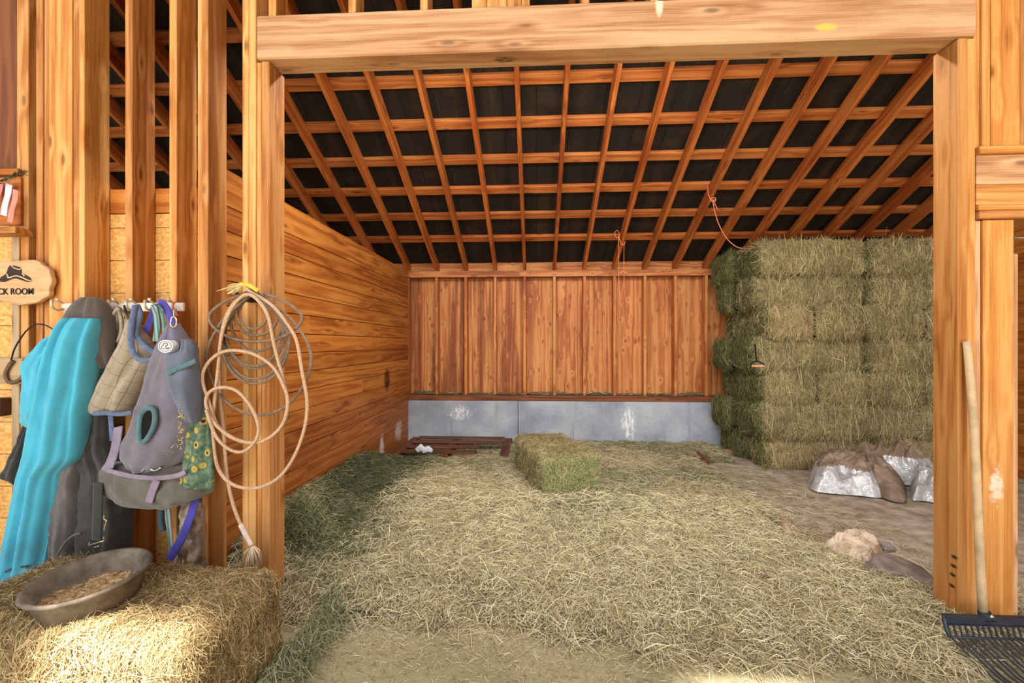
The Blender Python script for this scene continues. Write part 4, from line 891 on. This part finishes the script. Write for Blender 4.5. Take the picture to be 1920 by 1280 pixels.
# ---- rubber feed pan on the straw bale
t = tag(empty('feed_pan', (-1.70, 1.66, .385)), 'round black rubber feed pan with dry feed, resting on the straw bale', 'feed pan')
Mx = Matrix.Rotation(.10, 4, 'X')@Matrix.Rotation(-.04, 4, 'Y')
RUB = flat('dusty_rubber', (108, 98, 86), .85, var=.28, scale=14, bump=.3)
m = MB(); m.lathe([(0, 0), (.135, 0), (.150, .008), (.172, .085), (.186, .092), (.192, .100), (.188, .108), (.178, .107), (.166, .098), (.145, .018), (.10, .014), (0, .014)], 64, 0, Mx, False); pn = m.build('pan', RUB, t)
m = MB(); Rn, Tn = 22, 72; V_ = []; 
for i in range(Rn+1):
    for k in range(Tn):
        r = .149*i/Rn; q = 2*PI*k/Tn; x, y = r*math.cos(q), r*math.sin(q)
        V_.append(Mx@Vector((x, y, .030+.02*noise.noise(Vector((x*9, y*9, 1)))+.012*noise.noise(Vector((x*50, y*50, 3)))+.006*noise.noise(Vector((x*120, y*120, 3)))-.05*y+.03*x)))
V_ = [v+Vector((0, 0, .006)) for v in V_]; m.add(V_, [(i*Tn+k, (i+1)*Tn+k, (i+1)*Tn+(k+1) % Tn, i*Tn+(k+1) % Tn) for i in range(Rn) for k in range(Tn)], 0, True)
fe = flat('dry_feed', (172, 144, 108), .95, var=.4, scale=60, bump=1.0); o = m.build('feed', fe, t); o['kind'] = 'stuff'
m = MB(); rr = random.Random(8)
for _ in range(420):
    r = .146*math.sqrt(rr.random()); q = rr.uniform(0, 2*PI); s_ = rr.uniform(.002, .006); x, y = r*math.cos(q), r*math.sin(q); b_ = Mx@Vector((x, y, .041+.02*noise.noise(Vector((x*9, y*9, 1)))-.05*y+.03*x)); v = [b_+Vector((rr.gauss(0, 1), rr.gauss(0, 1), rr.gauss(0, 1))).normalized()*s_ for _ in range(5)]
    m.add(v, [(0, 1, 2), (0, 2, 3), (0, 3, 4), (0, 4, 1), (1, 3, 2), (1, 4, 3)])
o = m.build('feed_crumbs', flat('feed_crumb', (184, 156, 118), .95, var=.35, scale=40), t); o['kind'] = 'stuff'
# ================================================================ FORK, TARPS AND LITTER
YP2 = 2.15
t = tag(empty('bedding_fork', P(1847, 1160, YP2)), 'wooden-handled bedding fork with black tines leaning on the right jamb post', 'fork')
IRON = flat('fork_black', (52, 58, 70), .42, .3, .15, 30, .4)
a = P(1813, 640, 2.262); b = P(1846, 1150, 2.165)
m = MB(); pts = [a+(b-a)*q+Vector((.006*math.sin(q*5), 0, 0)) for q in [i/20 for i in range(21)]]; m.tube(pts, [.0155+.002*q/20 for q in range(21)], 14); place(m.build('handle', flat('worn_handle', (186, 160, 126), .7, var=.14, scale=9)), t)
tl, tr = P(1769, 1153, YP2), P(1928, 1162, YP2); zb = tl.z; x0, x1 = tl.x, tr.x; n = 15
zl = P(1780, 1194, 2.12).z
m = MB(); m.box(x0, x1, YP2-.008, YP2+.010, zb-.034, zb-.002); m.box(x0-.002, x1+.002, YP2-.014, YP2+.014, zb-.006, zb+.002); m.box(x0, x1, YP2-.014, YP2-.006, zb-.038, zb-.032)
for q in (0, 1):
    x = (x0, x1)[q]; m.tube([(x, YP2, zb), (x, YP2-.012, zb-.05), (x, 2.12, zl)], .008, 6)
m.tube([(x0+.0, 2.12, zl), (x1, 2.12, zl)], .0055, 8); place(bev(m.build('head_frame', IRON), .001), t)
for i in range(n):
    q = i/(n-1); x = x0+.006+(x1-x0-.012)*q; m = MB(); jit = .002*math.sin(i*2.3)
    m.tube([(x, YP2, zb-.034), (x, 2.135, (zb+zl)/2), (x, 2.12, zl), (x+jit, 2.07, max(zl-.014, .03)), (x+jit*2, 1.95, .024), (x+jit*3, 1.80, .022), (x+jit*3, 1.70, .026)], [.0045]*6+[.003], 7)
    place(m.build('tine', IRON), t)
m = MB(); p = P(1846, 1150, 2.165); m.tube([p+Vector((-.002, 0, .012)), p+Vector((0, -.002, -.012)), p+Vector((.001, -.01, -.03))], [.023, .025, .026], 12); place(m.build('ferrule', flat('ferrule_black', (40, 40, 44), .5)), t)
m = MB(); p = p+Vector((.008, -.024, .0)); m.tube([p+Vector((0, .004, 0)), p+Vector((0, -.004, 0))], .0085, 12); place(m.build('bolt', flat('bolt_steel', (190, 184, 170), .4, .6)), t)
# ---- hay hook stuck in the stack
t = tag(empty('hay_hook', P(1417, 665, 4.98)), 'iron hay hook with a wooden grip stuck in the stack of bales', 'hook')
BI = flat('hook_iron', (34, 30, 28), .6, .3); m = MB(); m.tube(pxcurve([(1415, 646, .1), (1416, 649), (1417, 662), (1418, 677)], 4.99, 20), .008, 8)
m.tube(pxcurve([(1408, 687), (1409, 681), (1414, 678), (1419, 677), (1426, 679), (1432, 682), (1435, 687)], 4.99, 30), .007, 8); place(m.build('hook_rod', BI), t)
m = MB(); m.tube(pxcurve([(1409, 686), (1434, 686)], 4.99, 6), .012, 10); place(m.build('grip', flat('hook_grip', (206, 156, 120), .7)), t)
# ---- twine
m = MB(); m.tube(pxcurve([(1327, 347, .03), (1328, 362), (1331, 371), (1337, 376), (1340, 374)], 4.93, 30), .0045, 6); m.tube(pxcurve([(1336, 374), (1341, 400), (1350, 425), (1362, 446), (1377, 460), (1392, 466), (1410, 465, .15), (1432, 462, .25)], 4.93, 60), .0045, 6); m.tube(pxcurve([(1337, 374), (1345, 392)], 4.93, 8), .0045, 6)
m.tube([p for p in pxcurve([(1333, 372), (1341, 371), (1341, 377), (1334, 377)], 4.92, 24, True)], .005, 6, closed=True)
tag(m.build('baling_twine', TWINE), 'orange baling twine tied to a rafter and draped onto the top bale', 'twine')
m = MB(); Yt = 5.56
m.tube(pxcurve([(1156, 432), (1152, 438), (1156, 445), (1162, 441), (1159, 433)], Yt, 30, True), .0035, 6, closed=True)
m.tube(pxcurve([(1160, 442), (1164, 455), (1170, 459), (1172, 452)], Yt, 20), .004, 6); m.tube(pxcurve([(1160, 444), (1160, 500), (1161, 540), (1165, 575)], Yt, 40), .0036, 6); m.tube(pxcurve([(1170, 458), (1170, 500), (1171, 545), (1176, 578)], Yt, 40), .0036, 6); m.tube(pxcurve([(1170, 530), (1164, 560), (1168, 582)], Yt, 20), .003, 6)
tag(m.build('baling_twine', TWINE), 'loop of orange baling twine hanging from a rafter in front of the back wall', 'twine')
# ---- tarps
SIL = NT('silver_tarp'); co = SIL.coord(); col = SIL.ramp(SIL.noise(co, 5, 4, .65), [(.3, (148, 146, 146)), (.52, (188, 188, 190)), (.7, (206, 206, 208))]); col = SIL.mix(SIL.math('MULTIPLY', SIL.map(SIL.noise(co, 6, 4, .7), .55, .65), .7), col, rgba((116, 94, 76))); SIL.b.inputs['Metallic'].default_value = .25; SIL.bump(SIL.math('ADD', SIL.voronoi(SIL.vmath('ADD', co, SIL.vmath('MULTIPLY', SIL.noise(co, 9, 3, .6, col=True), (.2, .2, .2))), 5, 'DISTANCE_TO_EDGE'), SIL.math('MULTIPLY', SIL.noise(co, 12, 3, .5), .25)), .45, .04); SILM = SIL.fin(col, .30)
BR_ = NT('brown_tarp'); co = BR_.coord(); BR_.bump(BR_.math('ADD', BR_.voronoi(BR_.vmath('ADD', co, BR_.vmath('MULTIPLY', BR_.noise(co, 9, 3, .6, col=True), (.2, .2, .2))), 5, 'DISTANCE_TO_EDGE'), BR_.math('MULTIPLY', BR_.noise(co, 12, 3, .5), .25)), .45, .04); BRN = BR_.fin(BR_.ramp(BR_.noise(co, 6, 4, .6), [(.3, (104, 86, 72)), (.55, (138, 118, 100)), (.72, (160, 142, 126))]), .65)
t = tag(empty('crumpled_tarp', (2.8, 4.4, 0)), 'crumpled silver tarp with a brown underside on the dirt in front of the stack', 'tarp')
f_ = lambda *L_: [tuple(F(x, y, 0)[:2]) for x, y in L_]
crumple('silver_side', f_((1515, 915), (1530, 924), (1570, 929), (1610, 932), (1650, 936), (1678, 930), (1690, 905), (1660, 890), (1600, 884), (1545, 884), (1518, 895)), .25, [SILM, BRN], 3, 48, 160, 4.0, .26, 7, .015, t, (-.02, .05), lambda x, y, z: 1 if z > .215+.05*noise.noise(Vector((x*4, y*4, 2))) else 0)
crumple('brown_fold', f_((1618, 916), (1640, 930), (1668, 942), (1692, 946), (1700, 938), (1698, 920), (1690, 905), (1650, 898), (1625, 902)), .24, [BRN, SILM], 8, 34, 100, 2.0, .34, 7, .02, t, (-.15, .04), None)
t = tag(empty('crumpled_tarp', (3.4, 4.5, 0)), 'heap of brown and silver tarp half hidden behind the right jamb post', 'tarp')
crumple('brown_heap', [(3.12, 4.98), (3.26, 4.78), (3.48, 4.62), (3.75, 4.5), (3.98, 4.62), (3.92, 4.9), (3.5, 4.99)], .33, [BRN, SILM], 12, 44, 130, 2.4, .24, 6, .015, t, (.05, .05), lambda x, y, z: 1 if x > 3.42+.2*noise.noise(Vector((x*3, y*3, 4))) and z < .26 else 0)
crumple('silver_flap', f_((1706, 925), (1710, 940), (1732, 942), (1770, 946), (1790, 930), (1770, 912), (1728, 905), (1708, 912)), .20, [SILM, BRN], 15, 34, 100, 3, .3, 6, .015, t, (0, .02), None)
# ---- litter
SK_ = NT('feed_sack'); co = SK_.coord(); SK_.bump(SK_.voronoi(SK_.vmath('ADD', co, SK_.vmath('MULTIPLY', SK_.noise(co, 14, 3, .6, col=True), (.08, .08, .08))), 18, 'DISTANCE_TO_EDGE'), .55, .03); SACK = SK_.fin(SK_.ramp(SK_.noise(co, 10, 4, .6), [(.3, (170, 146, 122)), (.5, (218, 196, 172)), (.7, (234, 216, 196))]), .85)
tag(crumple('crumpled_sack', f_((1543, 1035), (1560, 1052), (1585, 1062), (1610, 1072), (1632, 1074), (1648, 1058), (1655, 1040), (1640, 1020), (1600, 1016), (1560, 1022)), .085, SACK, 21, 48, 150, 5, .42, 11, .02), 'crumpled tan paper feed sack on the dirt near the right jamb', 'sack')
m = MB(); nu, nv = 40, 26; V_ = []; 
ca, cb_ = F(1640, 1085, 0), F(1748, 1136, 0); ax = (cb_-ca); L_ = ax.length*1.08; ax.normalize(); sd_ = Vector((-ax.y, ax.x, 0))
for sgn in (0, 1):
    for i in range(nu+1):
        for j in range(nv+1):
            u = i/nu; v = j/nv*2-1; wd = .185*math.sin(PI*min(1, u*.88+.12))**.55*(1 if v < 0 else .75)
            p = ca+ax*(L_*u)+sd_*(wd*v); z_ = .06+.085*(1-u)**3*(1 if v > -.2 else .7)+.05*max(0, v)*math.sin(PI*u)+.012*noise.noise(Vector((u*5, v*3, 1)))-.032*max(0, -v)**2
            V_.append(Vector((p.x, p.y, max(z_, .012)-(0 if sgn else .009))))
K_ = (nu+1)*(nv+1); Fs_ = []
for i in range(nu):
    for j in range(nv):
        a_ = i*(nv+1)+j; Fs_ += [(a_, a_+1, a_+nv+2, a_+nv+1), (K_+a_, K_+a_+nv+1, K_+a_+nv+2, K_+a_+1)]
for i in range(nu): Fs_ += [(i*(nv+1), (i+1)*(nv+1), K_+(i+1)*(nv+1), K_+i*(nv+1)), (i*(nv+1)+nv, K_+i*(nv+1)+nv, K_+(i+1)*(nv+1)+nv, (i+1)*(nv+1)+nv)]
for j in range(nv): Fs_ += [(j, K_+j, K_+j+1, j+1), (nu*(nv+1)+j, nu*(nv+1)+j+1, K_+nu*(nv+1)+j+1, K_+nu*(nv+1)+j)]
m.add(V_, Fs_, 0, True); tag(fixn(m.build('rubber_scrap', flat('worn_rubber', (122, 110, 102), .7, var=.2, scale=12))), 'curved dark grey rubber mat scrap lying by the right jamb base', 'rubber scrap')
tag(crumple('dirt_clod', f_((1405, 1105), (1415, 1122), (1440, 1130), (1460, 1118), (1455, 1102), (1430, 1090), (1412, 1092)), .055, flat('clod_brown', (98, 80, 64), .95, var=.3, scale=40), 31, 18, 60, 2, .8, 16, .02), 'brown clod of dirt lying alone on the loose straw', 'dirt clod')
p = F(1662, 1032, 0); m = MB(); m.box(p.x-.035, p.x+.035, p.y-.03, p.y+.03, .012, .05); tag(bev(m.build('small_block', flat('block_grey', (150, 144, 140), .7)), .008, 2), 'small grey block on the dirt behind the crumpled sack', 'block')
a, b = F(1441, 958, .02), F(1502, 1002, .02)
m = MB(); m.tube([a, (a+b)/2+Vector((0, 0, .006)), b], .028, 6, flat=.35, up=(0, 0, 1)); tag(m.build('board_scrap', wood('grey', 'Y', 'object')), 'narrow weathered board scrap lying where hay meets dirt', 'board scrap')
tag(crumple('stone', f_((1462, 996), (1470, 1008), (1486, 1010), (1492, 1000), (1480, 992)), .04, flat('stone_tan', (176, 156, 132), .9), 41, 12, 40, 2, .5, 12, .02), 'small pale stone beside the weathered board scrap', 'stone')
# ---- pallet in the back left corner
t = tag(empty('wooden_pallet', (-1.0, 5.65, 0)), 'dark old wooden pallet flat on the floor in the back left corner', 'pallet')
for xa in (-1.68, -.42): board('stringer', xa, xa+.10, 5.20, 6.15, .03, .10, 'dark', t)
board('stringer', -1.10, -1.02, 5.20, 6.15, .03, .10, 'dark', t)
for ya in (5.22, 5.48, 5.76, 6.00): board('slat', -1.58, -.42 if ya > 5.6 else -.7, ya, ya+.12, .102, .122, 'dark', t)
m = MB(); p = F(795, 846, .13); m.tube([p+Vector(q) for q in ((-.09, .0, .005), (-.04, .03, .04), (.0, .0, .012), (.05, .02, .025), (.10, .0, .006))], [.03, .045, .04, .04, .02], 10, flat=.3, up=(0, 0, 1)); o = tag(m.build('paper_scrap', flat('white_paper', (206, 210, 222), .7)), 'white crumpled paper scrap on the pallet in the back corner', 'paper scrap')
a, b = F(1286, 842, .03), F(1328, 866, .03); m = MB(); m.tube([a, b], .06, 6, flat=.2, up=(0, 0, 1)); tag(m.build('board_scrap', wood('dark', 'Y', 'object', None, '2')), 'reddish dark board scrap on the hay near the base of the stack', 'board scrap')
a, b = F(1318, 846, .03), F(1385, 850, .03); m = MB(); m.tube([a, b], .05, 6, flat=.2, up=(0, 0, 1)); tag(m.build('board_scrap', wood('grey', 'X', 'object', None, '3')), 'grey board scrap along the foot of the concrete beside the stack', 'board scrap')
m = MB(); m.tube([F(x, y, .03) for x, y in ((612, 1148), (630, 1150), (655, 1147), (675, 1148), (696, 1152))], .011, 8, flat=.5, up=(0, 1, 0)); tag(m.build('strap_scrap', flat('black_strap', (50, 48, 50), .6)), 'short dark strap lying on the straw near the left jamb', 'strap')
tag(crumple('dung_clump', f_((880, 1092), (888, 1099), (900, 1098), (902, 1090), (890, 1087)), .03, flat('dark_clump', (66, 56, 54), .95, var=.3, scale=50), 51, 10, 36, 2, .8, 20, .035), 'small dark clump on the straw in front of the lone bale', 'clump')
tag(crumple('dung_clump', f_((806, 1120), (820, 1130), (846, 1132), (848, 1120), (826, 1114)), .022, bpy.data.materials['dark_clump'], 52, 10, 36, 2, .8, 20, .03), 'flat dark clump on the straw between the strap and the lone bale', 'clump')
# ================================================================ LIGHT AND CAMERA
w = bpy.data.worlds.new('World'); bpy.context.scene.world = w; w.use_nodes = True
bg = w.node_tree.nodes['Background']; bg.inputs[0].default_value = (.93, .97, 1.0, 1); bg.inputs[1].default_value = .42
def area(name, loc, target, sx, sy, power, col=(1, 1, 1)):
    l = bpy.data.lights.new(name, 'AREA'); l.shape = 'RECTANGLE'; l.size = sx; l.size_y = sy; l.energy = power; l.color = col
    o = bpy.data.objects.new(name, l); C.objects.link(o); o.location = loc
    o.rotation_euler = (Vector(target)-Vector(loc)).to_track_quat('-Z', 'Y').to_euler(); return o
g = bpy.data.lights.new('open_door_daylight', 'SUN'); g.energy = 1.9; g.angle = math.radians(60); g.color = (1, .98, .95)
go = bpy.data.objects.new('open_door_daylight', g); C.objects.link(go); go.rotation_euler = Vector((.06, 1, -.2)).to_track_quat('-Z', 'Y').to_euler(); go.location = (0, -6, 4)
area('bay_fill_light', (.3, 2.72, 3.2), (.3, 4.7, 0), 3.0, .12, 66, (1, .97, .92))  # added light without a fixture, brightens the bay from behind the header
s = bpy.data.lights.new('sun', 'SUN'); s.energy = 24; s.angle = math.radians(2.6); s.color = (1, .93, .82)
so = bpy.data.objects.new('sun', s); C.objects.link(so); so.rotation_euler = SD.to_track_quat('-Z', 'Y').to_euler(); so.location = (0, -4, 8)
cam = bpy.data.cameras.new('camera'); co_ = bpy.data.objects.new('camera', cam); C.objects.link(co_)
cam.sensor_fit = 'HORIZONTAL'; cam.sensor_width = 36; cam.lens = 36*FPX/1920; cam.shift_y = 5/1920; cam.clip_start = .05
co_.location = (0, 0, CH); co_.rotation_euler = (PI/2, 0, YAW)
sc = bpy.context.scene; sc.camera = co_
sc.view_settings.view_transform = 'Standard'; sc.view_settings.look = 'None'; sc.view_settings.gamma = 1; sc.view_settings.use_curve_mapping = False
sc.view_settings.exposure = .74
sc.cycles.max_bounces = 6; sc.cycles.diffuse_bounces = 4; sc.cycles.use_denoising = True
